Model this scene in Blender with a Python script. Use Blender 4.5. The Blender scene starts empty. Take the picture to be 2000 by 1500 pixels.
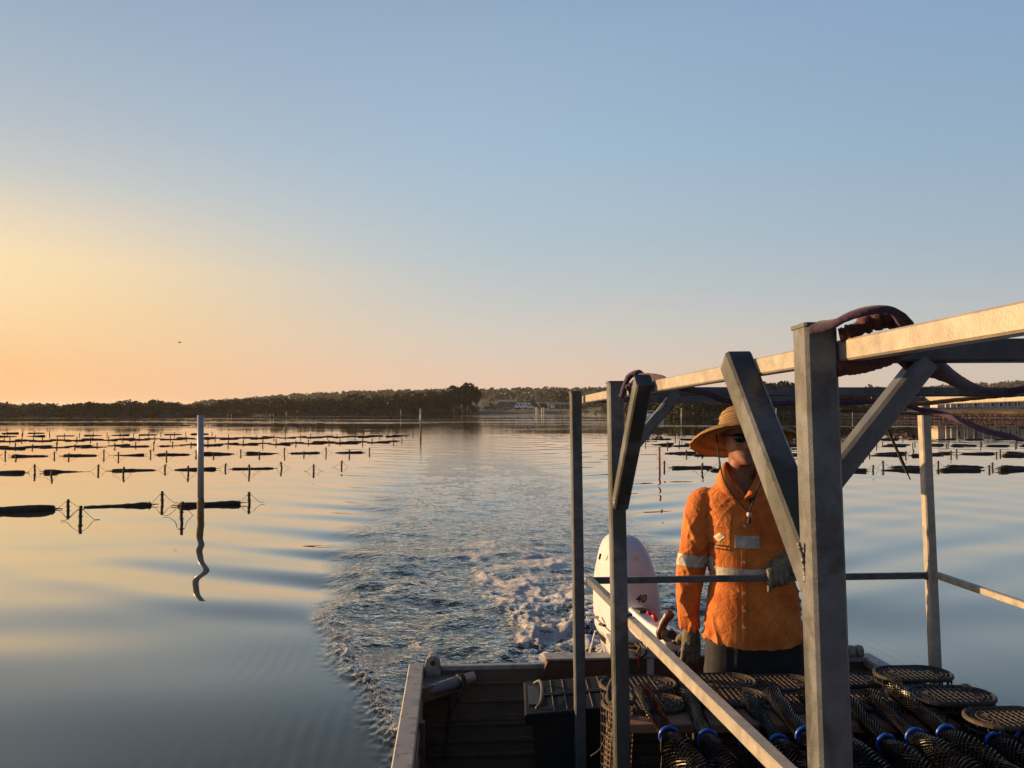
import bpy, bmesh, math, random
import numpy as np
from mathutils import Vector, Matrix, noise as mnoise, Quaternion

# ------------------------------------------------------------------ camera, sky, sun
scn = bpy.context.scene
COL = scn.collection
R = math.radians
H, F, HZ = 1.9, 1600.0, 800.0          # eye height above the water, focal length and horizon row of the photograph
PITCH = math.atan((HZ - 750) / F)
cam_d = bpy.data.cameras.new('camera'); cam = bpy.data.objects.new('camera', cam_d); COL.objects.link(cam)
cam.location = (0, 0, H); cam.rotation_euler = (R(90) + PITCH, 0, 0)
cam_d.sensor_width = 36; cam_d.lens = 36 * F / 2000; cam_d.clip_start = 0.05; cam_d.clip_end = 20000
scn.camera = cam
scn.view_settings.view_transform = 'Standard'; scn.view_settings.look = 'None'
scn.view_settings.exposure = 0.85; scn.view_settings.gamma = 1; scn.view_settings.use_curve_mapping = False

SUN_AZ, SUN_EL = -70.0, 9.5             # degrees; azimuth measured from +Y, negative to the left
sd = Vector((math.sin(R(SUN_AZ)) * math.cos(R(SUN_EL)), math.cos(R(SUN_AZ)) * math.cos(R(SUN_EL)), math.sin(R(SUN_EL))))
sun_d = bpy.data.lights.new('sun', 'SUN'); sun = bpy.data.objects.new('sun', sun_d); COL.objects.link(sun)
sun_d.energy = 5.0; sun_d.angle = R(0.6); sun_d.color = (1.0, 0.62, 0.29)
sun.rotation_euler = sd.to_track_quat('Z', 'Y').to_euler(); sun.location = (-40, 30, 20)

def s2l(c):
    return tuple((v / 255 / 12.92) if v / 255 <= 0.04045 else ((v / 255 + 0.055) / 1.055) ** 2.4 for v in c) + (1,)

class NT:
    """small helper round a node tree"""
    def __init__(s, nt): s.nt = nt
    def n(s, t, **k):
        x = s.nt.nodes.new(t)
        for a, b in k.items(): setattr(x, a, b)
        return x
    def l(s, a, b): s.nt.links.new(a, b)
    def put(s, sock, v):
        if hasattr(v, 'is_linked'): s.l(v, sock)
        elif v is not None: sock.default_value = v
    def math(s, op, a, b=None, c=None, clamp=False):
        x = s.n('ShaderNodeMath', operation=op, use_clamp=clamp)
        for i, v in enumerate((a, b, c)):
            if v is not None: s.put(x.inputs[i], v)
        return x.outputs[0]
    def vmath(s, op, a, b=None):
        x = s.n('ShaderNodeVectorMath', operation=op)
        s.put(x.inputs[0], a)
        if b is not None: s.put(x.inputs[1], b)
        return x.outputs['Value'] if op in ('DOT_PRODUCT', 'LENGTH', 'DISTANCE') else x.outputs[0]
    def mixc(s, f, a, b, mode='MIX'):
        x = s.n('ShaderNodeMix', data_type='RGBA', blend_type=mode)
        s.put(x.inputs[0], f); s.put(x.inputs[6], a); s.put(x.inputs[7], b)
        return x.outputs[2]
    def maprange(s, v, a, b, c=0.0, d=1.0, smooth=False):
        x = s.n('ShaderNodeMapRange', interpolation_type='SMOOTHSTEP' if smooth else 'LINEAR')
        s.put(x.inputs[0], v)
        for i, q in enumerate((a, b, c, d)): s.put(x.inputs[1 + i], q)
        return x.outputs[0]
    def noise(s, vec, scale, detail=3, rough=0.55, dist=0.0):
        x = s.n('ShaderNodeTexNoise'); s.put(x.inputs['Vector'], vec)
        x.inputs['Scale'].default_value = scale; x.inputs['Detail'].default_value = detail
        x.inputs['Roughness'].default_value = rough; x.inputs['Distortion'].default_value = dist
        return x.outputs[0]
    def mapping(s, vec, scale=(1, 1, 1), rot=(0, 0, 0)):
        x = s.n('ShaderNodeMapping'); s.put(x.inputs[0], vec)
        x.inputs['Rotation'].default_value = rot; x.inputs['Scale'].default_value = scale
        return x.outputs[0]
    def ramp(s, f, stops):
        x = s.n('ShaderNodeValToRGB'); e = x.color_ramp.elements
        while len(e) > 1: e.remove(e[-1])
        e[0].position, e[0].color = stops[0]
        for p, c in stops[1:]:
            q = e.new(p); q.color = c
        s.put(x.inputs[0], f)
        return x.outputs[0]

world = bpy.data.worlds.new('World'); scn.world = world; world.use_nodes = True
w = NT(world.node_tree); world.node_tree.nodes.clear()
geo = w.n('ShaderNodeTexCoord').outputs['Generated']
sep = w.n('ShaderNodeSeparateXYZ'); w.l(geo, sep.inputs[0])
elev = w.math('MULTIPLY', w.math('ARCSINE', sep.outputs[2]), 180 / math.pi)
ef = w.math('SQRT', w.math('DIVIDE', w.math('MAXIMUM', elev, 0.0), 90.0))
comb = w.n('ShaderNodeCombineXYZ'); w.l(sep.outputs[0], comb.inputs[0]); w.l(sep.outputs[1], comb.inputs[1])
hn = w.vmath('NORMALIZE', comb.outputs[0])
ca = w.vmath('DOT_PRODUCT', hn, (math.sin(R(SUN_AZ + 10)), math.cos(R(SUN_AZ + 10)), 0))
azd = w.math('MULTIPLY', w.math('ARCCOSINE', w.math('MINIMUM', w.math('MAXIMUM', ca, -1.0), 1.0)), 180 / math.pi)
def sky_ramp(rows): return w.ramp(ef, [(math.sqrt(e / 90), s2l(c)) for e, c in rows])
rA = sky_ramp([(0, (252, 187, 133)), (2.5, (254, 197, 139)), (6, (255, 211, 149)), (9, (254, 221, 169)), (11.5, (232, 214, 188)), (14, (206, 205, 199)), (17.5, (181, 191, 200)), (23, (157, 178, 198)), (45, (88, 112, 150)), (90, (46, 62, 94))])
rB = sky_ramp([(0, (234, 198, 174)), (2.3, (232, 203, 181)), (5.5, (214, 206, 195)), (10.7, (184, 199, 207)), (17.4, (166, 191, 212)), (25, (153, 177, 204)), (45, (86, 112, 154)), (90, (46, 62, 94))])
rC = sky_ramp([(0, (210, 194, 180)), (2.3, (209, 197, 184)), (5.5, (188, 192, 193)), (8.5, (168, 185, 197)), (17, (145, 173, 198)), (25, (134, 164, 198)), (45, (76, 102, 147)), (90, (46, 62, 94))])
rD = sky_ramp([(0, (84, 84, 100)), (5, (82, 88, 110)), (15, (66, 84, 116)), (45, (48, 70, 108)), (90, (46, 62, 94))])
sc = w.mixc(w.maprange(azd, 22, 62, smooth=True), rA, rB)
sc = w.mixc(w.maprange(azd, 54, 104, smooth=True), sc, rC)
sc = w.mixc(w.maprange(azd, 92, 165, smooth=True), sc, rD)
warm = w.math('MULTIPLY', w.maprange(azd, 42, 14, smooth=True), w.math('MULTIPLY', w.maprange(elev, 1.5, 8, smooth=True), w.maprange(elev, 15, 8, smooth=True)))
sc = w.mixc(w.math('MULTIPLY', warm, .75), sc, s2l((255, 233, 192)))
sund = w.math('MAXIMUM', w.vmath('DOT_PRODUCT', geo, tuple(sd)), 0.0)
glow = w.math('MULTIPLY', w.math('POWER', sund, 60.0), 0.6)
glow2 = w.math('MULTIPLY', w.math('POWER', sund, 14.0), 0.03)
sc = w.mixc(1.0, sc, w.mixc(1.0, (0, 0, 0, 1), w.mixc(w.math('ADD', glow, glow2), (0, 0, 0, 1), (1.0, 0.76, 0.46, 1)), 'ADD'), 'ADD')
nish = w.n('ShaderNodeTexSky', sky_type='NISHITA'); nish.sun_disc = False
nish.sun_elevation = R(SUN_EL); nish.sun_rotation = R(SUN_AZ); nish.altitude = 5; nish.dust_density = 1.5
ten = w.n('ShaderNodeVectorMath', operation='SCALE'); w.l(sc, ten.inputs[0]); ten.inputs['Scale'].default_value = 10.0
bgc = w.mixc(0.05, ten.outputs[0], nish.outputs[0])
bg = w.n('ShaderNodeBackground'); w.l(bgc, bg.inputs[0]); bg.inputs[1].default_value = 0.0555
wo = w.n('ShaderNodeOutputWorld'); w.l(bg.outputs[0], wo.inputs[0])

# ------------------------------------------------------------------ helpers
def P(px, py, D):
    """world point that lies D metres ahead on the sight line through a photograph pixel"""
    x, y = (px - 1000) / F, (750 - py) / F
    c, s = math.cos(PITCH), math.sin(PITCH)
    dy, dz = c - y * s, s + y * c
    k = D / dy
    return Vector((x * k, D, H + dz * k))
def G(px, py, z=0.0):
    """point on the water level seen at a pixel"""
    a = P(px, py, 1.0); t = (z - H) / (a.z - H)
    return Vector((a.x * t, t, z))

def tag(o, label=None, cat=None, group=None, kind=None):
    if label: o['label'] = label
    if cat: o['category'] = cat
    if group: o['group'] = group
    if kind: o['kind'] = kind
    return o
def empty(name, loc, label=None, cat=None, group=None):
    o = bpy.data.objects.new(name, None); o.location = loc; o.empty_display_size = 0.1; COL.objects.link(o)
    return tag(o, label, cat, group)
def link(name, me, mat=None, parent=None, smooth=False, loc=None, rot=None):
    if mat is not None and not me.materials:
        for m in (mat if isinstance(mat, (list, tuple)) else [mat]): me.materials.append(m)
    o = bpy.data.objects.new(name, me); COL.objects.link(o)
    if smooth:
        me.polygons.foreach_set('use_smooth', [True] * len(me.polygons))
    if parent is not None:
        o.parent = parent
        if loc is None and rot is None: o.matrix_parent_inverse = Matrix.Translation(-parent_loc(parent))
    if loc is not None: o.location = loc
    if rot is not None: o.rotation_euler = rot
    return o
def parent_loc(o):
    v = o.matrix_parent_inverse.translation + o.location if o.parent else o.location.copy()
    return v + parent_loc(o.parent) if o.parent else v
class MB:
    """collects shapes into one mesh"""
    def __init__(s): s.v = []; s.f = []
    def add(s, v, f):
        b = len(s.v); s.v += [tuple(x) for x in v]; s.f += [tuple(i + b for i in q) for q in f]; return s
    def mesh(s, name):
        me = bpy.data.meshes.new(name); me.from_pydata(s.v, [], s.f); me.update(); return me
    def build(s, name, mat, parent=None, smooth=False, loc=None, rot=None):
        return link(name, s.mesh(name), mat, parent, smooth, loc, rot)
    def ring_loft(s, rings, cap=True):
        n = len(rings[0]); v = [p for r in rings for p in r]; f = []
        for i in range(len(rings) - 1):
            for j in range(n):
                k = (j + 1) % n
                f.append((i * n + j, i * n + k, (i + 1) * n + k, (i + 1) * n + j))
        if cap:
            f.append(tuple(range(n - 1, -1, -1))); f.append(tuple((len(rings) - 1) * n + j for j in range(n)))
        return s.add(v, f)
    def bar(s, p0, p1, wd, ht, up=(0, 0, 1), ch=0.004):
        """square tube between two points with chamfered long edges"""
        p0, p1 = Vector(p0), Vector(p1); d = (p1 - p0).normalized(); up = Vector(up)
        x = d.cross(up).normalized(); z = x.cross(d).normalized()
        a, b = wd / 2, ht / 2; c = min(ch, a * .45, b * .45)
        sec = [(a - c, -b), (a, -b + c), (a, b - c), (a - c, b), (-a + c, b), (-a, b - c), (-a, -b + c), (-a + c, -b)]
        return s.ring_loft([[p + x * u + z * q for u, q in sec] for p in (p0, p1)])
    def box(s, c, sx, sy, sz, m=None):
        v = [Vector((x * sx / 2, y * sy / 2, z * sz / 2)) for z in (-1, 1) for y in (-1, 1) for x in (-1, 1)]
        v = [((m @ q) if m else q) + Vector(c) for q in v]
        return s.add(v, [(0, 2, 3, 1), (4, 5, 7, 6), (0, 1, 5, 4), (2, 6, 7, 3), (0, 4, 6, 2), (1, 3, 7, 5)])
    def tube(s, pts, r, n=8, sec=None, twist=0.0, cap=True, up=None):
        """sweep a round (or given) section along a path; r may be a list"""
        pts = [Vector(p) for p in pts]; rings = []
        t0 = (pts[1] - pts[0]).normalized()
        x = Vector(up) if up is not None else (Vector((0, 0, 1)) if abs(t0.z) < .9 else Vector((1, 0, 0)))
        L = 0.0
        for i, p in enumerate(pts):
            t = ((pts[min(i + 1, len(pts) - 1)] - pts[max(i - 1, 0)])).normalized()
            x = (x - t * x.dot(t)).normalized(); y = t.cross(x)
            if i: L += (p - pts[i - 1]).length
            rr = r[i] if isinstance(r, (list, tuple)) else r
            if sec is None: q = [(math.cos(2 * math.pi * k / n), math.sin(2 * math.pi * k / n)) for k in range(n)]
            else: q = sec
            ct, st = math.cos(twist * L), math.sin(twist * L)
            rings.append([p + (x * (u * ct - v * st) + y * (u * st + v * ct)) * rr for u, v in q])
        return s.ring_loft(rings, cap)
    def lathe(s, prof, c, n=24, m=None):
        rings = []
        for r_, z_ in prof:
            q = [Vector((r_ * math.cos(2 * math.pi * k / n), r_ * math.sin(2 * math.pi * k / n), z_)) for k in range(n)]
            rings.append([((m @ v) if m else v) + Vector(c) for v in q])
        return s.ring_loft(rings)
def spline(pts, n=8):
    """Catmull-Rom through points"""
    pts = [Vector(p) for p in pts]; q = [pts[0] * 2 - pts[1]] + pts + [pts[-1] * 2 - pts[-2]]; out = []
    for i in range(1, len(q) - 2):
        a, b, c, d = q[i - 1], q[i], q[i + 1], q[i + 2]
        for k in range(n):
            t = k / n
            out.append(0.5 * ((2 * b) + (c - a) * t + (2 * a - 5 * b + 4 * c - d) * t * t + (3 * b - a - 3 * c + d) * t ** 3))
    out.append(pts[-1]); return out
def np_mesh(name, v, f):
    """v (n,3), f (m,4) arrays"""
    me = bpy.data.meshes.new(name); m = len(f)
    me.vertices.add(len(v)); me.vertices.foreach_set('co', np.ascontiguousarray(v, dtype=np.float32).ravel())
    k = f.shape[1]
    me.loops.add(m * k); me.loops.foreach_set('vertex_index', np.ascontiguousarray(f, dtype=np.int32).ravel())
    me.polygons.add(m); me.polygons.foreach_set('loop_start', np.arange(0, m * k, k, dtype=np.int32))
    me.update(calc_edges=True); return me

def gnoise(x, y, seed=0):
    """gradient noise, about -0.7..0.7"""
    ix = np.floor(x).astype(np.int64); iy = np.floor(y).astype(np.int64); fx = x - ix; fy = y - iy
    def g(i, j, dx, dy):
        h = (i * 374761393 + j * 668265263 + seed * 1274126177) & 0xffffffff
        h = ((h ^ (h >> 13)) * 1274126177) & 0xffffffff; h = h ^ (h >> 16)
        a = h.astype(np.float64) * (2 * math.pi / 4294967296.0)
        return np.cos(a) * dx + np.sin(a) * dy
    u = fx * fx * fx * (fx * (fx * 6 - 15) + 10); v = fy * fy * fy * (fy * (fy * 6 - 15) + 10)
    a = g(ix, iy, fx, fy); b = g(ix + 1, iy, fx - 1, fy); c = g(ix, iy + 1, fx, fy - 1); d = g(ix + 1, iy + 1, fx - 1, fy - 1)
    return (a + (b - a) * u) * (1 - v) + (c + (d - c) * u) * v
def sstep(a, b, x):
    t = np.clip((x - a) / (b - a), 0, 1); return t * t * (3 - 2 * t)

# ------------------------------------------------------------------ materials
def mat(name, base, rough=0.5, metal=0.0, spec=None, var=0.0, vscale=6.0, dirt=None, dirt_amt=0.0, dscale=3.0, bump=0.0, bscale=60.0, stretch=(1, 1, 1), sheen=0.0, coat=0.0, trans=0.0, rvar=0.0, stain=None):
    m = bpy.data.materials.new(name); m.use_nodes = True; t = NT(m.node_tree); m.node_tree.nodes.clear()
    p = t.n('ShaderNodeBsdfPrincipled'); o = t.n('ShaderNodeOutputMaterial')
    co = t.n('ShaderNodeTexCoord').outputs['Object']; mp = t.mapping(co, stretch)
    base4 = tuple(base) + (1,) if len(base) == 3 else base
    col = base4
    if var:
        nz = t.noise(mp, vscale, 5, 0.6)
        lo = tuple(max(0, c * (1 - var)) for c in base4[:3]) + (1,); hi = tuple(min(1, c * (1 + var)) for c in base4[:3]) + (1,)
        col = t.ramp(nz, [(0.3, lo), (0.7, hi)])
    if dirt:
        dn = t.noise(mp, dscale, 7, 0.68, 0.4)
        fac = t.math('MULTIPLY', t.maprange(dn, 0.50, 0.66, smooth=True), dirt_amt)
        col = t.mixc(fac, col, tuple(dirt) + (1,))
    if stain:
        sn = t.noise(t.mapping(co, (1, 1, .55)), 3.1, 5, .62, .8); sf = t.math('MULTIPLY', t.maprange(sn, .50, .60, smooth=True), .85)
        col = t.mixc(sf, col, tuple(stain) + (1,))
    t.put(p.inputs['Base Color'], col)
    if rvar: t.l(t.maprange(t.noise(mp, vscale * 1.7, 4), .3, .7, max(0.02, rough - rvar), min(1, rough + rvar)), p.inputs['Roughness'])
    else: p.inputs['Roughness'].default_value = rough
    p.inputs['Metallic'].default_value = metal
    if spec is not None: p.inputs['Specular IOR Level'].default_value = spec
    if sheen: p.inputs['Sheen Weight'].default_value = sheen
    if coat: p.inputs['Coat Weight'].default_value = coat
    if bump:
        b = t.n('ShaderNodeBump'); b.inputs['Strength'].default_value = 1.0; b.inputs['Distance'].default_value = bump
        t.l(t.noise(mp, bscale, 4, 0.6), b.inputs['Height']); t.l(b.outputs[0], p.inputs['Normal'])
    if trans:
        tr = t.n('ShaderNodeBsdfTranslucent'); t.put(tr.inputs[0], col); mx = t.n('ShaderNodeMixShader'); mx.inputs[0].default_value = trans
        t.l(p.outputs[0], mx.inputs[1]); t.l(tr.outputs[0], mx.inputs[2]); t.l(mx.outputs[0], o.inputs[0])
    else: t.l(p.outputs[0], o.inputs[0])
    return m

M = {}
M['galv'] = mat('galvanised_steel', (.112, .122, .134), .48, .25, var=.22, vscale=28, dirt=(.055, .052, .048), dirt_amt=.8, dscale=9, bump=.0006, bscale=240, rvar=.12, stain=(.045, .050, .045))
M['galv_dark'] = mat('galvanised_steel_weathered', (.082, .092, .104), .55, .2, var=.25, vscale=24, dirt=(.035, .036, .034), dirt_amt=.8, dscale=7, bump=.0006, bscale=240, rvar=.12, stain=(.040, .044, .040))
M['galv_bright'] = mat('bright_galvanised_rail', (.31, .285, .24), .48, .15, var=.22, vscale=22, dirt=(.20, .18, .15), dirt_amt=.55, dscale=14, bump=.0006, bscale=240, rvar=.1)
M['weld'] = mat('weld_metal', (.16, .15, .14), .4, .5, var=.4, vscale=90, bump=.002, bscale=160)
M['hull'] = mat('painted_aluminium_hull', (.125, .096, .060), .6, .1, var=.18, vscale=7, dirt=(.05, .045, .035), dirt_amt=.85, dscale=4.5, bump=.001, bscale=40)
M['hull_bare'] = mat('bare_aluminium_gunwale', (.27, .26, .24), .5, .25, var=.15, vscale=14, dirt=(.10, .085, .06), dirt_amt=.8, dscale=16, bump=.0006, bscale=120)
M['timber'] = mat('wet_brown_timber', (.075, .034, .020), .65, var=.35, vscale=14, stretch=(1, 6, 6), bump=.002, bscale=60)
M['plank'] = mat('tan_plank', (.20, .105, .055), .65, var=.25, vscale=12, stretch=(1, 8, 8), bump=.001, bscale=60)
M['white_paint'] = mat('white_motor_paint', (.47, .50, .54), .42, var=.04, vscale=5, dirt=(.4, .34, .26), dirt_amt=.35, dscale=6)
M['grey_paint'] = mat('silver_grey_motor_paint', (.40, .41, .42), .42, var=.05, dirt=(.3, .25, .2), dirt_amt=.4, dscale=8)
M['black_rubber'] = mat('black_rubber', (.012, .012, .012), .55, bump=.0005, bscale=200)
M['black_print'] = mat('dark_print', (.03, .018, .015), .5)
M['yellow_print'] = mat('yellow_print', (.62, .42, .03), .5)
M['grey_print'] = mat('pale_grey_print', (.62, .64, .66), .5)
M['red_plastic'] = mat('red_plastic', (.45, .02, .015), .4)
M['grip'] = mat('brown_grip', (.07, .022, .012), .42, bump=.001, bscale=90)
M['chrome'] = mat('bright_metal', (.6, .58, .54), .22, 1.0)
M['straw'] = None
M['skin'] = mat('tanned_skin', (.19, .072, .040), .55, var=.35, vscale=55, bump=.0012, bscale=160)
M['glove'] = mat('dirty_glove', (.135, .12, .085), .85, var=.3, vscale=30, dirt=(.07, .06, .04), dirt_amt=.7, dscale=26, bump=.0018, bscale=220)
M['denim'] = mat('dark_denim', (.009, .011, .017), .9, var=.3, vscale=20, bump=.0015, bscale=420, sheen=.15)
M['tape'] = mat('reflective_tape', (.36, .335, .29), .55, .1, var=.3, vscale=40, dirt=(.10, .08, .06), dirt_amt=.7, dscale=25, bump=.0006, bscale=300)
M['lens'] = mat('dark_lens', (.008, .008, .009), .08)
M['cord'] = mat('black_cord', (.015, .013, .012), .8)
M['bead'] = mat('pale_bead', (.55, .48, .38), .4)
M['hair'] = mat('grey_brown_hair', (.13, .10, .08), .7, bump=.002, bscale=200, stretch=(4, 4, 1))
M['strap'] = mat('purple_webbing', (.034, .013, .040), .9, var=.35, vscale=50, dirt=(.075, .03, .02), dirt_amt=.9, dscale=14, bump=.0022, bscale=150, sheen=.12)
M['strap_brown'] = mat('frayed_maroon_webbing', (.085, .028, .022), .95, var=.4, vscale=60, bump=.004, bscale=120, sheen=.15)
M['rope_tan'] = mat('tan_rope', (.13, .085, .04), .9, var=.35, vscale=60, bump=.001, bscale=260)
M['rope_brown'] = mat('brown_rope', (.085, .055, .028), .9, var=.4, vscale=60, bump=.001, bscale=260)
M['rope_dark'] = mat('dark_rope', (.05, .042, .032), .9, var=.4, vscale=50)
M['mesh_black'] = mat('wet_black_plastic_mesh', (.004, .0035, .003), .26, spec=.16)
M['mesh_grey'] = mat('silty_mesh', (.15, .105, .065), .7, var=.4, vscale=30)
M['lid'] = mat('silty_basket_plastic', (.062, .045, .031), .7, var=.4, vscale=22, dirt=(.03, .025, .02), dirt_amt=.7, dscale=9)
M['lid_dark'] = mat('black_basket_plastic', (.022, .019, .017), .6, var=.4, vscale=22)
M['basket_body'] = mat('black_basket_body', (.014, .013, .012), .5)
M['blue'] = mat('blue_plastic_ring', (.012, .075, .42), .32)
M['box'] = mat('dark_grey_tub', (.012, .015, .020), .75, spec=.08, var=.15, vscale=9, dirt=(.035, .032, .03), dirt_amt=.6, dscale=6)
M['box_line'] = mat('pale_moulding', (.075, .075, .072), .6)
M['pvc'] = mat('grey_pvc_pipe', (.20, .20, .225), .45, var=.15, dirt=(.1, .085, .06), dirt_amt=.5, dscale=10)
M['bag'] = mat('fouled_oyster_bag', (.022, .016, .011), .75, var=.5, vscale=9, bump=.01, bscale=22)
M['stake'] = mat('tarred_stake', (.035, .024, .017), .75, var=.4, vscale=12, bump=.002, bscale=60)
M['pole_white'] = mat('white_pvc_marker', (.33, .33, .345), .4, var=.06, vscale=4)
M['pole_weed'] = mat('weedy_marker_base', (.20, .135, .055), .8, var=.45, vscale=20, bump=.006, bscale=40)
M['pole_rust'] = mat('rusty_pole', (.25, .085, .04), .8, var=.4, vscale=9)
M['weed'] = mat('brown_weed', (.075, .032, .018), .9, var=.5, vscale=3)
M['bark'] = mat('grey_bark', (.11, .085, .065), .9, var=.35, vscale=3)
M['house'] = mat('cream_wall', (.42, .38, .33), .8, var=.1, vscale=.7)
M['trim'] = mat('white_trim', (.72, .71, .68), .6)
M['dark_wall'] = mat('dark_shed_wall', (.075, .085, .085), .7, var=.2, vscale=.8)
M['roof'] = mat('grey_tin_roof', (.20, .22, .22), .55, .1, var=.2, vscale=.8)
M['glass'] = mat('dark_window', (.012, .015, .018), .08)
M['rock'] = mat('brown_seawall_stone', (.16, .095, .07), .9, var=.45, vscale=1.2, bump=.05, bscale=3)
M['sand'] = mat('shore_ground', (.045, .042, .028), .95, var=.3, vscale=.08)
M['lawn'] = mat('shore_grass', (.05, .06, .022), .95, var=.35, vscale=.2)
M['caravan'] = mat('white_caravan', (.62, .64, .68), .4, var=.05)
M['signface'] = mat('cream_sign_board', (.50, .44, .28), .6, var=.1, vscale=1)
M['foam'] = None

def orange_cloth():
    m = bpy.data.materials.new('orange_work_shirt'); m.use_nodes = True; t = NT(m.node_tree); m.node_tree.nodes.clear()
    p = t.n('ShaderNodeBsdfPrincipled'); o = t.n('ShaderNodeOutputMaterial'); co = t.n('ShaderNodeTexCoord').outputs['Object']
    n1 = t.noise(co, 9, 6, .65)
    col = t.ramp(n1, [(.28, (.40, .092, .013, 1)), (.68, (.69, .225, .045, 1))])
    st = t.math('MULTIPLY', t.maprange(t.noise(co, 5, 6, .7), .56, .70, smooth=True), .45)
    col = t.mixc(st, col, (.40, .12, .03, 1))
    t.l(col, p.inputs['Base Color']); p.inputs['Roughness'].default_value = .8; p.inputs['Sheen Weight'].default_value = .12
    p.inputs['Specular IOR Level'].default_value = .25
    wv = t.math('ADD', t.math('MULTIPLY', t.noise(co, 26, 3, .6, 1.2), .55), t.math('MULTIPLY', t.noise(co, 700, 2), .06))
    b = t.n('ShaderNodeBump'); b.inputs['Distance'].default_value = .013; b.inputs['Strength'].default_value = 1.0
    t.l(wv, b.inputs['Height']); t.l(b.outputs[0], p.inputs['Normal'])
    tr = t.n('ShaderNodeBsdfTranslucent'); t.l(col, tr.inputs[0]); mx = t.n('ShaderNodeMixShader'); mx.inputs[0].default_value = .12
    t.l(p.outputs[0], mx.inputs[1]); t.l(tr.outputs[0], mx.inputs[2]); t.l(mx.outputs[0], o.inputs[0])
    return m
M['orange'] = orange_cloth()
def straw():
    m = bpy.data.materials.new('woven_straw'); m.use_nodes = True; t = NT(m.node_tree); m.node_tree.nodes.clear()
    p = t.n('ShaderNodeBsdfPrincipled'); o = t.n('ShaderNodeOutputMaterial'); co = t.n('ShaderNodeTexCoord').outputs['Object']
    br = t.n('ShaderNodeAttribute', attribute_name='braid').outputs['Fac']; tu = t.n('ShaderNodeAttribute', attribute_name='turn').outputs['Fac']
    row = t.math('DIVIDE', br, .0125); fr = t.math('FRACT', row); rid = t.math('FLOOR', row)
    groove = t.math('SUBTRACT', 1.0, t.math('ABSOLUTE', t.math('SUBTRACT', t.math('MULTIPLY', fr, 2.0), 1.0)))
    groove = t.maprange(groove, 0.0, .45, smooth=True)
    diag = t.math('ADD', t.math('MULTIPLY', tu, t.math('ADD', 40.0, t.math('MULTIPLY', br, 420.0))), t.math('MULTIPLY', t.math('ABSOLUTE', t.math('SUBTRACT', fr, .5)), 9.0))
    weave = t.math('ADD', .5, t.math('MULTIPLY', t.math('SINE', diag), .5))
    nz = t.noise(co, 90, 4, .6)
    f = t.math('MULTIPLY', t.math('ADD', t.math('MULTIPLY', weave, .45), t.math('MULTIPLY', nz, .55)), t.math('ADD', .45, t.math('MULTIPLY', groove, .55)))
    col = t.ramp(f, [(.08, (.13, .065, .02, 1)), (.35, (.34, .20, .075, 1)), (.7, (.56, .37, .15, 1))])
    t.l(col, p.inputs['Base Color']); p.inputs['Roughness'].default_value = .7
    b = t.n('ShaderNodeBump'); b.inputs['Distance'].default_value = .004
    t.l(t.math('ADD', t.math('MULTIPLY', groove, .8), t.math('MULTIPLY', weave, .35)), b.inputs['Height']); t.l(b.outputs[0], p.inputs['Normal'])
    tr = t.n('ShaderNodeBsdfTranslucent'); t.put(tr.inputs[0], t.mixc(.3, col, (.42, .13, .03, 1))); mx = t.n('ShaderNodeMixShader'); mx.inputs[0].default_value = .24
    t.l(p.outputs[0], mx.inputs[1]); t.l(tr.outputs[0], mx.inputs[2]); t.l(mx.outputs[0], o.inputs[0])
    return m
M['straw'] = straw()
def leaf_mat(name, a, b):
    m = bpy.data.materials.new(name); m.use_nodes = True; t = NT(m.node_tree); m.node_tree.nodes.clear()
    p = t.n('ShaderNodeBsdfPrincipled'); o = t.n('ShaderNodeOutputMaterial')
    g = t.n('ShaderNodeNewGeometry'); oi = t.n('ShaderNodeObjectInfo')
    f = t.math('ADD', t.math('MULTIPLY', g.outputs['Random Per Island'], .6), t.math('MULTIPLY', oi.outputs['Random'], .4))
    col = t.ramp(f, [(.1, a + (1,)), (.9, b + (1,))]); t.l(col, p.inputs['Base Color']); p.inputs['Roughness'].default_value = .7
    p.inputs['Specular IOR Level'].default_value = .2
    tr = t.n('ShaderNodeBsdfTranslucent'); t.l(col, tr.inputs[0]); mx = t.n('ShaderNodeMixShader'); mx.inputs[0].default_value = .12
    t.l(p.outputs[0], mx.inputs[1]); t.l(tr.outputs[0], mx.inputs[2]); t.l(mx.outputs[0], o.inputs[0])
    return m
M['leaf'] = leaf_mat('mangrove_leaves', (.024, .028, .012), (.05, .053, .022))
M['leaf_hill'] = leaf_mat('hill_leaves', (.028, .033, .018), (.05, .052, .03))

# ------------------------------------------------------------------ boat axes
AX = Vector((-.0748, .9970, -.0195)); RX = Vector((.9972, .0748, 0)); UX = Vector((-.009, .040, .9990)).normalized()
ORG = Vector((.70, 4.28, 0))
def B(q, a, u): return ORG + RX * q + AX * a + UX * u

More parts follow.
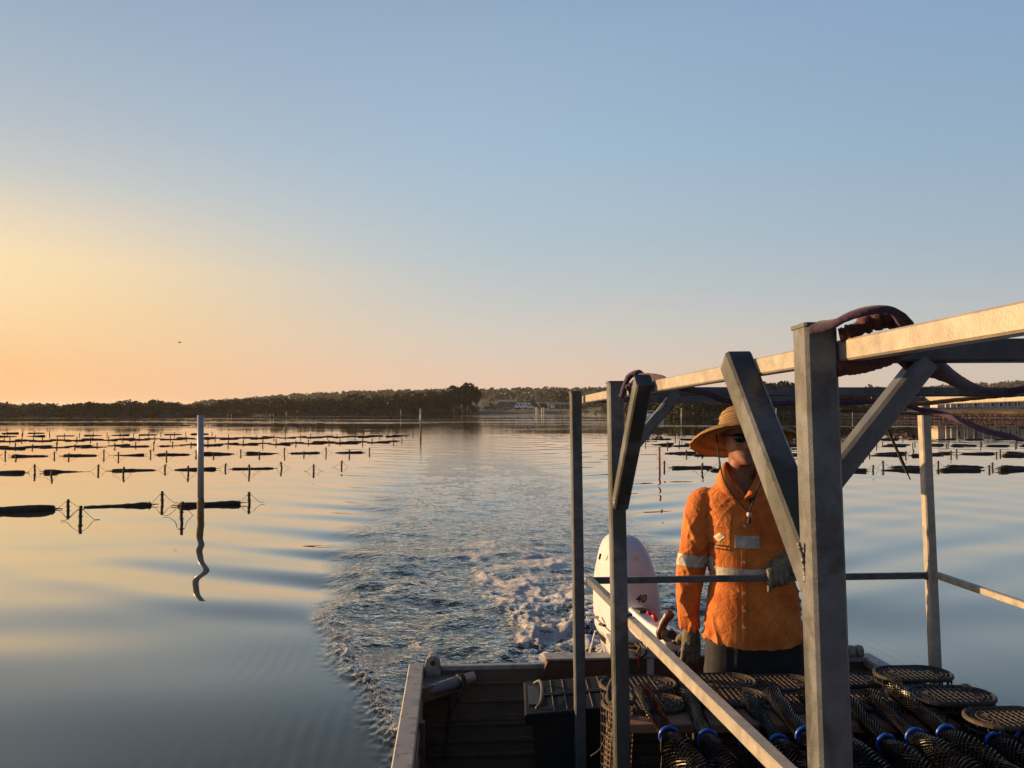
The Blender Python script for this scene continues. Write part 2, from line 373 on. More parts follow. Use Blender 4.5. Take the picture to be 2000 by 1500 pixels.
# ------------------------------------------------------------------ water
def build_water():
    f_ang = np.radians(np.arange(-50, 50.01, .105)); b_ang = np.radians(np.concatenate([np.arange(54, 306.1, 4.0)]))
    ang = np.concatenate([f_ang, b_ang])
    r1 = 3.6 * 1.0052 ** np.arange(0, 545); r2 = r1[-1] * 1.035 ** np.arange(1, 116)
    rad = np.concatenate([[0.02, 1.5], r1, r2])
    na, nr = len(ang), len(rad)
    A_, R_ = np.meshgrid(ang, rad); X = np.sin(A_) * R_; Y = np.cos(A_) * R_
    dx, dy = X - .70, Y - 4.28
    s = dx * -.0748 + dy * .9972; q = dx * .9972 + dy * .0748
    near = (R_ < 90)
    h = np.zeros_like(X)
    rng = np.random.RandomState(5)
    # calm water: a slow lazy swell, fading out with distance
    for k in range(9):
        lam = rng.uniform(.9, 3.2); th = rng.uniform(-.9, .9) + (math.pi / 2 if k % 2 else 1.1); ph = rng.uniform(0, 6.28)
        a = .0011 * lam * rng.uniform(.5, 1.1)
        h += a * np.sin(2 * math.pi / lam * (X * math.cos(th) + Y * math.sin(th)) + ph + 1.5 * gnoise(X / 5 + k, Y / 5, k)) * np.exp(-R_ / 55)
    # diverging wake waves on both sides
    wob = gnoise(X / 2.6, Y / 2.6, 21) * 1.1
    for side in (-1, 1):
        qq = q * side
        edge = 1.95
        env = sstep(1.5, 2.4, qq) * np.exp(-np.clip(qq - edge, 0, None) / (1.35 if side < 0 else 3.6)) * sstep(2.6, 5.6, s) * np.exp(-np.clip(s - 4, 0, None) / 17)
        # crest normal in (outward, aft): outward part grows away from the track
        ph = 2 * math.pi / 1.45 * (qq * -.52 + s * .88) + wob * .9
        amp = .046 if side < 0 else .026
        h += amp * env * (np.sin(ph - .9) + .16 * np.sin(2 * ph - 1.6))
        # long far-reaching swell
        env2 = sstep(1.5, 3.0, qq) * np.exp(-np.clip(qq - 2, 0, None) / 7.0) * sstep(0, 4, s) * np.exp(-np.clip(s - 6, 0, None) / 28)
        h += (.0088 if side < 0 else .014) * env2 * np.sin(2 * math.pi / 2.7 * (qq * -.40 + s * .92) + wob * 1.3 + 2.1)
        # fine capillary ripples running along the hull beside the spray line
        env3 = sstep(1.36, 1.6, qq) * (1 - sstep(1.75, 3.0, qq)) * sstep(-3.5, -.6, s) * (1 - sstep(1.9, 3.6, s)) * np.clip(.55 + 1.3 * gnoise(X * .8, Y * .8, 17), 0, 1)
        h += .00085 * env3 * np.sin(2 * math.pi / .105 * (qq - .10 * s + .045 * s * s * .3 + .09 * gnoise(X * 1.3, Y * 1.3, 8)))
        h += .0011 * env3 * gnoise(X * 7, Y * 3, 18)
    # turbulent strip behind the transom
    wl = np.where(s < 3.0, 1.22 + .31 * np.clip(s, 0, 3), 2.15) + .22 * gnoise(s * .9, q * .3, 31) + .012 * np.clip(s, 0, 60)
    fe = np.clip(s - 3, 0, 60)
    turb = (1 - sstep(-.30 - .055 * fe, .03 + .085 * fe, np.abs(q + .02 * np.clip(s, 0, 40)) - wl + (.25 + .03 * fe) * gnoise(X * .8, Y * .45, 33) * sstep(3, 8, s))) * sstep(-.2, .2, s)
    turb_h = (.55 + 1.1 * np.clip(.5 + 1.2 * gnoise(X * .55, Y * .33, 44), 0, 1)) * turb * np.where(s < 5, 1.0, np.exp(-(s - 5) / 8.0)) * (1 + .7 * (1 - sstep(2, 6, s)))
    wx, wy = X + .25 * gnoise(X * 1.7, Y * 1.7, 3), Y + .25 * gnoise(X * 1.7, Y * 1.7, 4)
    t = np.zeros_like(X)
    for lam, a, sd_ in ((1.1, .026, 1), (.55, .021, 2), (.29, .0135, 3), (.155, .0075, 4), (.085, .0036, 5)):
        n = gnoise(wx / lam / 1.35, wy / lam * 1.15, 40 + sd_)
        t += a * (1 - 2.3 * np.abs(n)) * 1.1
    h += turb_h * np.where(near, t, 0) * .95
    far_ch = turb * (.06 + .94 * np.exp(-np.clip(s - 5, 0, None) / 10.0))
    # ragged spray along the strip's edge near the hull
    e = np.abs(np.abs(q) - wl + .10)
    spray = np.exp(-(e / .11) ** 2) * sstep(-.9, .0, s) * (1 - sstep(2.4, 3.8, s))
    lump = np.clip(.45 + .6 * gnoise(X * 9, Y * 9, 60) + .8 * gnoise(X * 21, Y * 19, 61) + .5 * gnoise(X * 44, Y * 30, 62), 0, 1.6)
    h += spray * lump * .030
    # propeller wash
    qc = .10 - .03 * s - .06 * np.clip(s - 4, 0, None); hw = .66 + .075 * s
    core = np.exp(-np.clip(np.abs(q - qc) - hw * .45, 0, None) ** 2 / (.30 * hw) ** 2) * sstep(.15, .6, s)
    wash = core * (1 - sstep(3.6, 6.2, s))
    lump2 = np.clip(.45 + .9 * gnoise(wx * 3.6, wy * 3.6, 70) + .6 * gnoise(wx * 8, wy * 8, 71) + .45 * gnoise(wx * 18, wy * 18, 72), 0, 1.8)
    h += wash * lump2 * .055 * (.55 + .45 * np.exp(-((s - 2.2) / 1.6) ** 2))
    foam = wash * (.34 + .80 * lump2)
    tail = core * sstep(3.2, 4.6, s) * (1 - sstep(6.5, 10.5, s))
    st = gnoise(X * 1.6 + 2, Y * 1.0, 80) + .55 * gnoise(wx * 4.2, wy * 2.6, 81) + .35 * gnoise(wx * 10, wy * 7, 82)
    foam += tail * np.clip(.42 + 1.5 * st, 0, 1.1)
    fl = gnoise(wx * 1.3, wy * 2.4, 90) + .7 * gnoise(wx * 4, wy * 8, 91) + .5 * gnoise(wx * 10, wy * 16, 92)
    foam += turb * (1 - sstep(5.5, 13, s)) * np.clip((fl - .24) * 1.9, 0, .8)
    foam += spray * np.clip(lump - .25, 0, 1) * 1.5
    foam = np.where(R_ < 40, foam, 0)
    under = (q > -1.1) & (q < 1.1) & (s > -6) & (s < -.15)
    h = np.where(under, -.03, h)
    hull_side = np.exp(-((np.abs(q) - 1.28) / .1) ** 2) * (s < 0) * (s > -6)
    h += hull_side * .02 * (gnoise(X * 5, Y * 5, 95))
    v = np.stack([X, Y, h], -1).reshape(-1, 3)
    i = np.arange(nr - 1)[:, None] * na; j = np.arange(na)[None, :]; j2 = (j + 1) % na
    f = np.stack([i + j, i + j2, i + na + j2, i + na + j], -1).reshape(-1, 4)[:, ::-1]
    me = np_mesh('water', v, f)
    for nm, arr in (('foam', foam), ('chop', np.clip(far_ch, 0, 1))):
        at = me.attributes.new(nm, 'FLOAT', 'POINT'); at.data.foreach_set('value', arr.astype(np.float32).ravel())
    m = bpy.data.materials.new('sea_water'); m.use_nodes = True; t_ = NT(m.node_tree); m.node_tree.nodes.clear()
    o = t_.n('ShaderNodeOutputMaterial')
    co = t_.n('ShaderNodeTexCoord').outputs['Object']
    ch = t_.n('ShaderNodeAttribute', attribute_name='chop').outputs['Fac']; fo = t_.n('ShaderNodeAttribute', attribute_name='foam').outputs['Fac']
    dist = t_.vmath('LENGTH', co)
    n1 = t_.noise(t_.mapping(co, (.75, 1.1, 1)), 4.5, 4, .6, .3); n2 = t_.noise(t_.mapping(co, (.8, 1.1, 1)), 15, 4, .62, .4)
    n3 = t_.noise(t_.mapping(co, (.35, .9, 1)), 1.0, 3, .5)
    patch = t_.maprange(t_.noise(t_.mapping(co, (.012, .03, 1)), 1.0, 3, .55), .46, .64, smooth=True)
    farr = t_.maprange(dist, 40, 160, smooth=True)
    hgt = t_.math('ADD', t_.math('MULTIPLY', t_.math('MULTIPLY', n1, .055), ch), t_.math('MULTIPLY', t_.math('MULTIPLY', n2, .022), ch))
    amb = t_.math('MULTIPLY', t_.math('MULTIPLY', n3, .10), t_.math('MULTIPLY', farr, t_.math('ADD', .12, patch)))
    hgt = t_.math('ADD', hgt, amb)
    b = t_.n('ShaderNodeBump'); b.inputs['Strength'].default_value = 1; b.inputs['Distance'].default_value = 1.0
    t_.l(hgt, b.inputs['Height'])
    lw = t_.n('ShaderNodeLayerWeight'); lw.inputs['Blend'].default_value = .5; t_.l(b.outputs[0], lw.inputs['Normal'])
    g_ = lambda v: (v, v, v, 1)
    fres = t_.ramp(lw.outputs['Facing'], [(0, g_(.02)), (.40, g_(.035)), (.52, g_(.06)), (.625, g_(.155)), (.70, g_(.32)), (.76, g_(.49)), (.82, g_(.67)), (.90, g_(.82)), (1, g_(.96))])
    gl = t_.n('ShaderNodeBsdfGlossy'); gl.inputs['Roughness'].default_value = .02; gl.inputs['Color'].default_value = (.98, .95, .89, 1); t_.l(b.outputs[0], gl.inputs['Normal'])
    df = t_.n('ShaderNodeBsdfDiffuse'); df.inputs['Color'].default_value = (.022, .027, .024, 1)
    wm = t_.n('ShaderNodeMixShader'); t_.l(fres, wm.inputs[0]); t_.l(df.outputs[0], wm.inputs[1]); t_.l(gl.outputs[0], wm.inputs[2])
    fp = t_.n('ShaderNodeBsdfPrincipled'); fp.inputs['Base Color'].default_value = (.92, .92, .92, 1); fp.inputs['Roughness'].default_value = .55
    fn = t_.math('ADD', t_.noise(co, 42, 7, .75, .5), t_.math('MULTIPLY', t_.noise(co, 11, 5, .7, 1.2), .6))
    ff = t_.maprange(t_.math('ADD', fo, t_.math('MULTIPLY', t_.math('SUBTRACT', fn, .82), 3.2)), .52, .84, smooth=True)
    ff = t_.math('MULTIPLY', ff, t_.maprange(fo, .02, .2))
    fb = t_.n('ShaderNodeBump'); fb.inputs['Distance'].default_value = .08; t_.l(fn, fb.inputs['Height']); t_.l(fb.outputs[0], fp.inputs['Normal'])
    mx = t_.n('ShaderNodeMixShader'); t_.l(t_.math('MULTIPLY', ff, .92), mx.inputs[0]); t_.l(wm.outputs[0], mx.inputs[1]); t_.l(fp.outputs[0], mx.inputs[2])
    t_.l(mx.outputs[0], o.inputs[0])
    ob = link('water', me, m, smooth=True); tag(ob, 'calm dawn estuary water with a churned boat wake', kind='structure')
build_water()

# ------------------------------------------------------------------ far shore
def interp(tab, x): return float(np.interp(x, [a for a, b in tab], [b for a, b in tab]))
WATERLINE = [(-900, 240), (0, 205), (250, 212), (400, 262), (430, 276), (860, 268), (935, 300), (960, 400), (1110, 420), (1150, 330), (1235, 190), (1300, 166), (1640, 162), (2000, 150), (2900, 130)]
RIDGE = [(-900, 796), (0, 793), (60, 790), (150, 789), (250, 788), (340, 787), (400, 783), (470, 778), (520, 773), (600, 767), (660, 764), (760, 761), (860, 759), (950, 758), (1000, 757), (1060, 755), (1200, 756), (1400, 757), (1640, 756), (1760, 756), (1850, 750), (1900, 747), (2000, 742), (2300, 738), (2900, 742)]
rnd = random.Random(7)
def ridge_h(px): return H + (800 - interp(RIDGE, px)) * 900 / F - 6.5
def shore_pt(px, D, z): x = (px - 1000) / F; return Vector((x * D, D, z))
def build_shore():
    pxs = list(range(-900, 2901, 25)); rows = []
    for px in pxs:
        Dw = interp(WATERLINE, px) * (1 + .012 * math.sin(px * .07) + .008 * math.sin(px * .21)); rh = max(ridge_h(px), 1.5)
        rr = [(Dw - 3, -.6), (Dw, -.02), (Dw + 2, .35), (Dw + 8, .75), (Dw + 60, 1.2), (max(Dw + 110, 560), 1.6 + rh * .25), (730, 1.6 + rh * .7), (900, rh), (1100, rh * .8), (1500, rh * .5)]
        rows.append([shore_pt(px, d, z) for d, z in rr])
    m = MB(); n = len(rows[0]); v = [p for r in rows for p in r]
    f = [(i * n + j, (i + 1) * n + j, (i + 1) * n + j + 1, i * n + j + 1) for i in range(len(rows) - 1) for j in range(n - 1)]
    m.add(v, f); o = m.build('shore_ground', M['sand'], smooth=True); tag(o, 'low dark shore rising to wooded hills', kind='structure')
build_shore()
def leaf_quads(cent, rad, flat, count, size, seed):
    """crowns -> quads; arrays cent (k,3), rad (k,) ; count quads per crown"""
    g = np.random.RandomState(seed); k = len(cent); N = k * count
    c = np.repeat(cent, count, 0); r = np.repeat(rad, count)[:, None]; fl = np.repeat(flat, count)[:, None]
    d = g.normal(size=(N, 3)); d /= np.linalg.norm(d, axis=1)[:, None]
    rr = r * (g.uniform(.45, 1.0, (N, 1)) ** .5)
    p = c + d * rr * np.concatenate([np.ones((N, 2)), fl], 1)
    n = d + g.normal(scale=.6, size=(N, 3)); n /= np.linalg.norm(n, axis=1)[:, None]
    t = np.cross(n, g.normal(size=(N, 3))); t /= np.linalg.norm(t, axis=1)[:, None]; b = np.cross(n, t)
    sz = np.repeat(size, count)[:, None] * g.uniform(.6, 1.3, (N, 1))
    t = t * sz; b = b * sz * g.uniform(.5, 1, (N, 1))
    v = np.stack([p - t - b, p + t - b, p + t * .8 + b, p - t * .8 + b], 1).reshape(-1, 3)
    return v, np.arange(N * 4).reshape(-1, 4)
def build_forest():
    g = np.random.RandomState(3); cs, rs = [], []
    def put(px, D, z, r): cs.append((((px - 1000) / F) * D, D, z)); rs.append(r)
    for i in range(3300):                                  # hill slopes and ridge
        px = g.uniform(-850, 2800); rh = max(ridge_h(px), 1.5); tt = g.uniform(0, 1) ** .8
        D = 560 + 350 * tt; z = 1.6 + rh * (.25 + .75 * np.interp(tt, [0, .5, 1], [0, .6, 1])) if rh > 2 else 1.6
        D = max(D, interp(WATERLINE, px) + 45)
        r = g.uniform(2.6, 4.6) if px > 380 else g.uniform(1.6, 2.6)
        put(px, D, z + r * .55, r)
    for i in range(260): px = g.uniform(-850, 2800); rh = max(ridge_h(px), 1.5); r = g.uniform(2.2, 3.8); put(px, 905, rh + 3.2 + g.uniform(-1, 1.5) * (1 if px > 380 else .1), r)
    for i in range(900):                                   # scrub behind the shoreline trees
        px = g.uniform(-850, 1150); D = interp(WATERLINE, px) + g.uniform(8, 40); r = g.uniform(1.3, 2.2)
        if 936 < px < 1150: r *= .8; D += 75
        put(px, D, r * .8 + .4, r)
    for i in range(520):                                   # leaves hanging over the waterline
        px = g.uniform(-850, 1640); D = interp(WATERLINE, px) + g.uniform(-.5, 2.5); r = g.uniform(.7, 1.3)
        if not 934 < px < 1135: put(px, D, r * .6 + .1, r)
    for i in range(330):                                   # right bank and behind the houses
        px = g.uniform(1180, 1700); D = interp(WATERLINE, px) + g.uniform(6, 30); r = g.uniform(1.1, 1.9); put(px, D, r * .7 + .6, r)
    for i in range(260): px = g.uniform(1600, 2800); D = 250 + g.uniform(0, 60); r = g.uniform(2.0, 3.2); put(px, D, g.uniform(2, 5.4) + (px - 1600) * .0022, r)
    cs = np.array(cs); rs = np.array(rs); big = cs[:, 1] > 400
    v1, f1 = leaf_quads(cs[big], rs[big], np.full(big.sum(), .7), 26, rs[big] * .24, 11)
    v2, f2 = leaf_quads(cs[~big], rs[~big], np.full((~big).sum(), .8), 70, rs[~big] * .15, 12)
    o = link('forest', np_mesh('forest', np.concatenate([v1, v2]), np.concatenate([f1, f2 + len(v1)])), M['leaf_hill'])
    tag(o, 'dense dark eucalypt and mangrove wood covering the far hills', kind='stuff')
build_forest()
TREE_PROTO = []
for k in range(7):
    g = np.random.RandomState(50 + k); tall = k >= 5
    nb = 26; c = g.normal(size=(nb, 3)); c /= np.linalg.norm(c, axis=1)[:, None]; c *= g.uniform(.3, 1, (nb, 1)) ** .6
    c[:, 0] *= .62 if not tall else .42; c[:, 1] *= .62 if not tall else .42
    c[:, 2] = c[:, 2] * (.30 if not tall else .36) + (.56 if not tall else .62)
    if tall: c[:, 0] *= 1.2 - .9 * np.clip((c[:, 2] - .5) / .5, 0, 1)
    v, f = leaf_quads(c, g.uniform(.10, .20, nb), np.full(nb, .75), 42, np.full(nb, .040), 70 + k)
    cm = np_mesh('crown', v, f); cm.materials.append(M['leaf'])
    tb = MB(); top = Vector((0, 0, .62))
    tb.tube([(0, 0, -.05), (.012, .0, .2), (.0, .01, .42), top], [.028, .022, .016, .007], 7)
    for j in range(6):
        a = j * 1.05 + k; z = .18 + .06 * j
        tb.tube([(0, 0, z), (.10 * math.cos(a), .10 * math.sin(a), z + .10), (.22 * math.cos(a), .22 * math.sin(a), z + .2)], [.012, .008, .003], 5)
    tm = tb.mesh('trunk'); tm.materials.append(M['bark']); TREE_PROTO.append((cm, tm))
def tree(name, px, D, h, label, group, kind=None, wid=1.0):
    cm, tm = TREE_PROTO[kind if kind is not None else rnd.randrange(5)]
    z = .3; e = empty(name, shore_pt(px, D, z), label, 'tree', group); e.rotation_euler = (0, 0, rnd.uniform(0, 6.28)); e.scale = (h * wid, h * wid, h)
    for nm, me in (('crown', cm), ('trunk', tm)):
        o = bpy.data.objects.new(nm, me); COL.objects.link(o); o.parent = e
    return e
ORD0 = ['first', 'second', 'third', 'fourth', 'fifth', 'sixth', 'seventh', 'eighth', 'ninth', 'tenth', 'eleventh', 'twelfth', 'thirteenth', 'fourteenth', 'fifteenth', 'sixteenth', 'seventeenth', 'eighteenth', 'nineteenth', 'twentieth', 'twenty-first', 'twenty-second', 'twenty-third', 'twenty-fourth', 'twenty-fifth']
def ordn(k):
    if k < 20: return ORD0[k]
    n = k + 1; t = ['', '', 'twenty', 'thirty', 'forty', 'fifty', 'sixty', 'seventy'][n // 10]
    return (t + '-' + ORD0[n % 10 - 1]) if n % 10 else t[:-1] + 'ieth'
TOPL = [(0, 796), (120, 792), (170, 786), (250, 784), (340, 785), (400, 786), (430, 780), (480, 776), (640, 778), (680, 771), (760, 770), (860, 764)]
for i in range(30):
    px = -60 + i * 16 + rnd.uniform(-5, 5); D = interp(WATERLINE, px) + rnd.uniform(3, 9)
    h = (H + (800 - interp(TOPL, px)) * D / F) * rnd.uniform(.72, 1.22)
    tree('mangrove_tree', px, D, max(h, 2.2), f'small mangrove in the low left shore tree line, {ordn(i)} from the left', 'mangroves along the left shore', wid=1.3)
for i in range(46):
    px = 425 + i * 9.7 + rnd.uniform(-5, 5); D = interp(WATERLINE, px) + rnd.uniform(2, 14)
    h = (H + (800 - interp(TOPL, px)) * D / F) * rnd.uniform(.66, 1.14)
    tree('mangrove_tree', px, D, h, f'rounded dark mangrove on the point left of the tallest trees, {ordn(i)} from the left', 'mangroves on the dark point', wid=1.15)
for px, h, wd, lb in ((872, 9.2, .95, 'lowest left tree of the tall clump at the end of the dark point'), (888, 10.4, .95, 'second tree from the left in the tall clump on the dark point'), (905, 11.4, .95, 'tallest tree standing in the middle of the clump on the dark point'), (914, 11.2, .8, 'tall tree right of the middle in the clump on the dark point'), (921, 8.6, .6, 'right edge tree of the tall clump beside the sign board')):
    tree('shore_tree', px - 1, 283, h * 1.04, lb, 'tall clump on the point', wid=wd * .82)
for i, px in enumerate((956, 972, 990, 1012, 1034, 1056, 1140, 1160, 1182)):
    tree('shore_tree', px, 445 + rnd.uniform(0, 15), rnd.uniform(5.5, 8), f'dark tree behind the sheds and caravan, {ordn(i)} from the left', 'trees behind the sheds')
tree('shore_tree', 1095, 436, 11.5, 'broad conical tree over the small white hut', 'trees behind the sheds', kind=5, wid=1.1)
for i in range(34):
    px = 1215 + i * 13 + rnd.uniform(-5, 5); D = interp(WATERLINE, px) + rnd.uniform(2, 9)
    tree('mangrove_tree', px, D, rnd.uniform(3.4, 4.6), f'low mangrove on the bank behind the helmsman, {ordn(i)} from the left', 'mangroves on the right bank', wid=1.1)
for i, (px, h) in enumerate(((1478, 9.6), (1492, 10.2), (1508, 9.8), (1530, 10.4), (1546, 9.9))):
    tree('shore_tree', px, 205, h * .82, f'tree top under the top rail right of the long brace, {ordn(i)} from the left', 'tree tops above the rail', kind=5, wid=.75)
for i, (px, h) in enumerate(((1640, 9.5), (1652, 8.6), (1672, 7.4), (1700, 6.9), (1735, 6.6), (1768, 6.6))):
    tree('shore_tree', px, 206, h * .82, f'tree top between the big post and its side brace, {ordn(i)} from the left', 'tree tops beside the big post', wid=.9)

# seawall, houses, sheds on the shore
def box_px(mb, x0, x1, y0, y1, D, depth):
    a = P(x0, y1, D); b = P(x1, y0, D)
    mb.box(((a.x + b.x) / 2, D + depth / 2, (a.z + b.z) / 2), b.x - a.x, depth, b.z - a.z)
sw = empty('seawall', shore_pt(1850, 161, 0), 'low brown stone seawall along the right shore', 'seawall')
stone_meshes = []
for k in range(5):
    bm = bmesh.new(); bmesh.ops.create_icosphere(bm, subdivisions=1, radius=.5)
    for v in bm.verts: v.co += Vector((rnd.uniform(-.1, .1), rnd.uniform(-.1, .1), rnd.uniform(-.1, .1)))
    me = bpy.data.meshes.new('stone'); bm.to_mesh(me); bm.free(); me.materials.append(M['rock']); stone_meshes.append(me)
sv = MB()
for i in range(150):
    px = 1640 + i * 4.4 + rnd.uniform(-1, 1); D = interp(WATERLINE, px) - 1.5
    for row in range(2):
        o = bpy.data.objects.new('stone', stone_meshes[rnd.randrange(5)]); COL.objects.link(o); o.parent = sw; o.matrix_parent_inverse = Matrix.Translation(-parent_loc(sw))
        o.location = shore_pt(px + row * 2, D + row * .35, .25 + row * .55); o.scale = (.75, .8, .62); o.rotation_euler = (0, 0, rnd.uniform(0, 6))
c0 = MB(); pts = [shore_pt(px, interp(WATERLINE, px) - .3, 1.12) for px in range(1630, 2310, 40)]
for a, b in zip(pts[:-1], pts[1:]): c0.bar(a, b, 1.2, .22)
c0.build('coping', M['rock'], sw)
def house(px0, px1, D, ytop, ybase, label, posts, openings, roof_over=6, wallm='house', roofm='roof'):
    a = P(px0, ybase, D); b = P(px1, ytop, D); z0, z1 = a.z, b.z
    e = empty('shore_house', ((a.x + b.x) / 2, D + 3, z0), label, 'house')
    mb = MB(); mb.box(((a.x + b.x) / 2, D + 3.5, (z0 + z1) / 2), b.x - a.x, 5, z1 - z0); mb.build('wall', M[wallm], e)
    rf = MB(); x0, x1 = a.x - .8, b.x + .8; yf, yb = D - .6, D + 7; ym = (yf + yb) / 2; t = .12
    rf.add([(x0, yf, z1), (x1, yf, z1), (x1, ym, z1 + 1.1), (x0, ym, z1 + 1.1), (x0, yb, z1), (x1, yb, z1),
            (x0, yf, z1 + t), (x1, yf, z1 + t), (x1, ym, z1 + 1.1 + t), (x0, ym, z1 + 1.1 + t), (x0, yb, z1 + t), (x1, yb, z1 + t)],
           [(0, 1, 2, 3), (3, 2, 5, 4), (6, 9, 8, 7), (9, 10, 11, 8), (0, 6, 7, 1), (4, 5, 11, 10), (0, 3, 9, 6), (3, 4, 10, 9), (1, 7, 8, 2), (2, 8, 11, 5)])
    rf.build('roof', M[roofm], e)
    for q in posts:
        pm = MB(); p = P(q, ybase, D); pm.box((p.x, D - .2, (z0 + z1) / 2), .16, .16, z1 - z0); pm.build('veranda_post', M['trim'], e)
    for q0, q1 in openings:
        om = MB(); p0 = P(q0, 0, D).x; p1 = P(q1, 0, D).x
        om.box(((p0 + p1) / 2, D + .98, z0 + (z1 - z0) * .47), p1 - p0, .1, (z1 - z0) * .8)
        fr = om.build('window', M['trim'], e)
        gm = MB(); gm.box(((p0 + p1) / 2, D + .92, z0 + (z1 - z0) * .47), (p1 - p0) * .88, .06, (z1 - z0) * .7); gm.build('pane', M['glass'], fr)
    return e
house(1836, 1905, 176, 776, 796, 'pale waterfront house with white veranda posts left of the other pale house', (1846, 1856, 1868, 1882, 1887, 1900), ((1858, 1866), (1871, 1880), (1893, 1899)))
house(1912, 2010, 176, 775, 796, 'pale waterfront house behind the right marker pole', (1918, 1934, 1950, 1967, 1986), ((1924, 1932), (1938, 1948), (1953, 1965), (1972, 1982), (1992, 2006)))
house(975, 1006, 432, 785, 798, 'long dark shed left of the white caravan', (), ((988, 993),), wallm='dark_wall')
house(1072, 1116, 428, 790, 799, 'small grey hut with a white end right of the jetty posts', (1094, 1103), ((1080, 1084),), wallm='dark_wall')
hw = MB(); box_px(hw, 1075, 1083, 790.5, 797.5, 427.2, .6); tag(hw.build('water_tank', M['trim']), 'small white tank at the left end of the grey hut', 'tank')
e = empty('sign_board', P(947, 799, 372), 'cream sign board on posts beside the tall trees', 'sign')
a, b = P(941.5, 793.5, 372), P(954.5, 785, 372)
mb = MB(); mb.box(((a.x + b.x) / 2, 372, (a.z + b.z) / 2), b.x - a.x, .12, b.z - a.z); mb.build('board', M['signface'], e)
mb = MB(); c = P(946.5, 789.3, 371.8); mb.lathe([(.01, -.03), (.62, -.03), (.62, .03), (.01, .03)], c, 14, Matrix.Rotation(R(90), 3, 'X')); mb.build('emblem', M['yellow_print'], e)
for q in (943, 953): mb = MB(); p = P(q, 803.5, 372.3); mb.box((p.x, 372.3, (p.z + b.z) / 2), .18, .18, b.z - p.z); mb.build('post', M['bark'], e)
def caravan():
    D = 422; a = P(1003, 798, D); e = empty('caravan', (P(1022, 798, D).x, D, a.z), 'white caravan with dark windows parked on the middle shore', 'caravan')
    x0, x1 = P(1004, 0, D).x, P(1036, 0, D).x; z0, z1 = P(0, 796.5, D).z, P(0, 786.5, D).z; mb = MB()
    prof = [(x0, z0 + .3), (x0 + .5, z0), (x1, z0), (x1, z1 - .4), (x1 - .4, z1), (x0 + 1.6, z1), (x0 + .8, z1 - .7)]
    mb.ring_loft([[Vector((x, D, z)) for x, z in prof], [Vector((x, D + 2.3, z)) for x, z in prof]]); mb.build('body', M['caravan'], e)
    for q0, q1 in ((1009, 1012), (1015, 1019), (1022, 1024), (1028, 1032)):
        m2 = MB(); u0, u1 = P(q0, 0, D).x, P(q1, 0, D).x; m2.box(((u0 + u1) / 2, D - .02, z0 + (z1 - z0) * .62), u1 - u0, .06, (z1 - z0) * .34); m2.build('window', M['glass'], e)
    for q in (1014, 1027):
        m2 = MB(); m2.lathe([(.02, -.12), (.36, -.12), (.36, .12), (.02, .12)], (P(q, 0, D).x, D + .1, z0 - .05), 12, Matrix.Rotation(R(90), 3, 'X')); m2.build('wheel', M['black_rubber'], e)
    e = empty('parked_car', (P(1039, 798, D).x, D, a.z), 'white parked car at the right end of the caravan', 'car')
    x0, x1 = P(1029, 0, D - 3).x, P(1043, 0, D - 3).x; z0, z1 = P(0, 797.5, D).z, P(0, 790.5, D).z; mb = MB(); w_ = x1 - x0; h_ = z1 - z0
    prof = [(x0, z0 + .25 * h_), (x0 + .05 * w_, z0), (x1 - .03 * w_, z0), (x1, z0 + .5 * h_), (x0 + .78 * w_, z0 + .55 * h_), (x0 + .62 * w_, z1), (x0 + .15 * w_, z1), (x0, z0 + .55 * h_)]
    mb.ring_loft([[Vector((x, D - 3, z)) for x, z in prof], [Vector((x, D - 1.3, z)) for x, z in prof]]); mb.build('body', M['caravan'], e)
    m2 = MB(); m2.box((x0 + .40 * w_, D - 3.01, z0 + .76 * h_), .44 * w_, .05, .3 * h_); m2.build('window', M['glass'], e)
    for q in (.2, .8): m2 = MB(); m2.lathe([(.02, -.1), (.33, -.1), (.33, .1), (.02, .1)], (x0 + q * w_, D - 2.95, z0 + .02), 12, Matrix.Rotation(R(90), 3, 'X')); m2.build('wheel', M['black_rubber'], e)
caravan()
for i, (px, y0, y1) in enumerate(((1047.5, 795, 801), (1050.5, 796, 805), (1058, 796, 801), (1062, 796, 803))):
    mb = MB(); p = P(px, y1 + 2, 400); q = P(px, y0, 400); mb.tube([(p.x, 400, -.5), (q.x, 400, q.z)], .22, 8)
    tag(mb.build('jetty_post', M['trim'], smooth=False), f'white jetty post at the landing right of the caravan, {ordn(i)} from the left', 'post', 'white jetty posts at the landing')
jt = MB(); a = P(1030, 802, 401); b = P(1066, 802, 401)
jt.box(((a.x + b.x) / 2, 403, .75), b.x - a.x, 2.0, .16); tag(jt.build('jetty_deck', M['bark']), 'low dark jetty deck behind the white posts', 'jetty')
def far_boat(px, py, D, label):
    p = P(px, py, D); e = empty('moored_boat', (p.x, D, 0), label, 'boat'); mb = MB(); L = 4.6
    st = [(-.5, .46, .75), (-.2, .5, .78), (.2, .44, .85), (.42, .2, .98), (.5, .02, 1.05)]; rings = []
    for t, wd, hh in st:
        x = p.x + t * L; rings.append([Vector((x, D + wd * 1.6 * c, z)) for c, z in ((-1, hh), (-.8, .05), (0, -.15), (.8, .05), (1, hh))])
    mb.ring_loft(rings); mb.build('hull', M['trim'], e)
    mb = MB(); mb.box((p.x - .2, D, 1.25), 1.3, 1.1, .9); mb.build('cabin', M['trim'], e)
    mb = MB(); mb.box((p.x - .2, D - .53, 1.4), 1.0, .08, .35); mb.build('window', M['glass'], e)
far_boat(1272, 810, 152, 'small white moored boat seen between the second post and its brace')

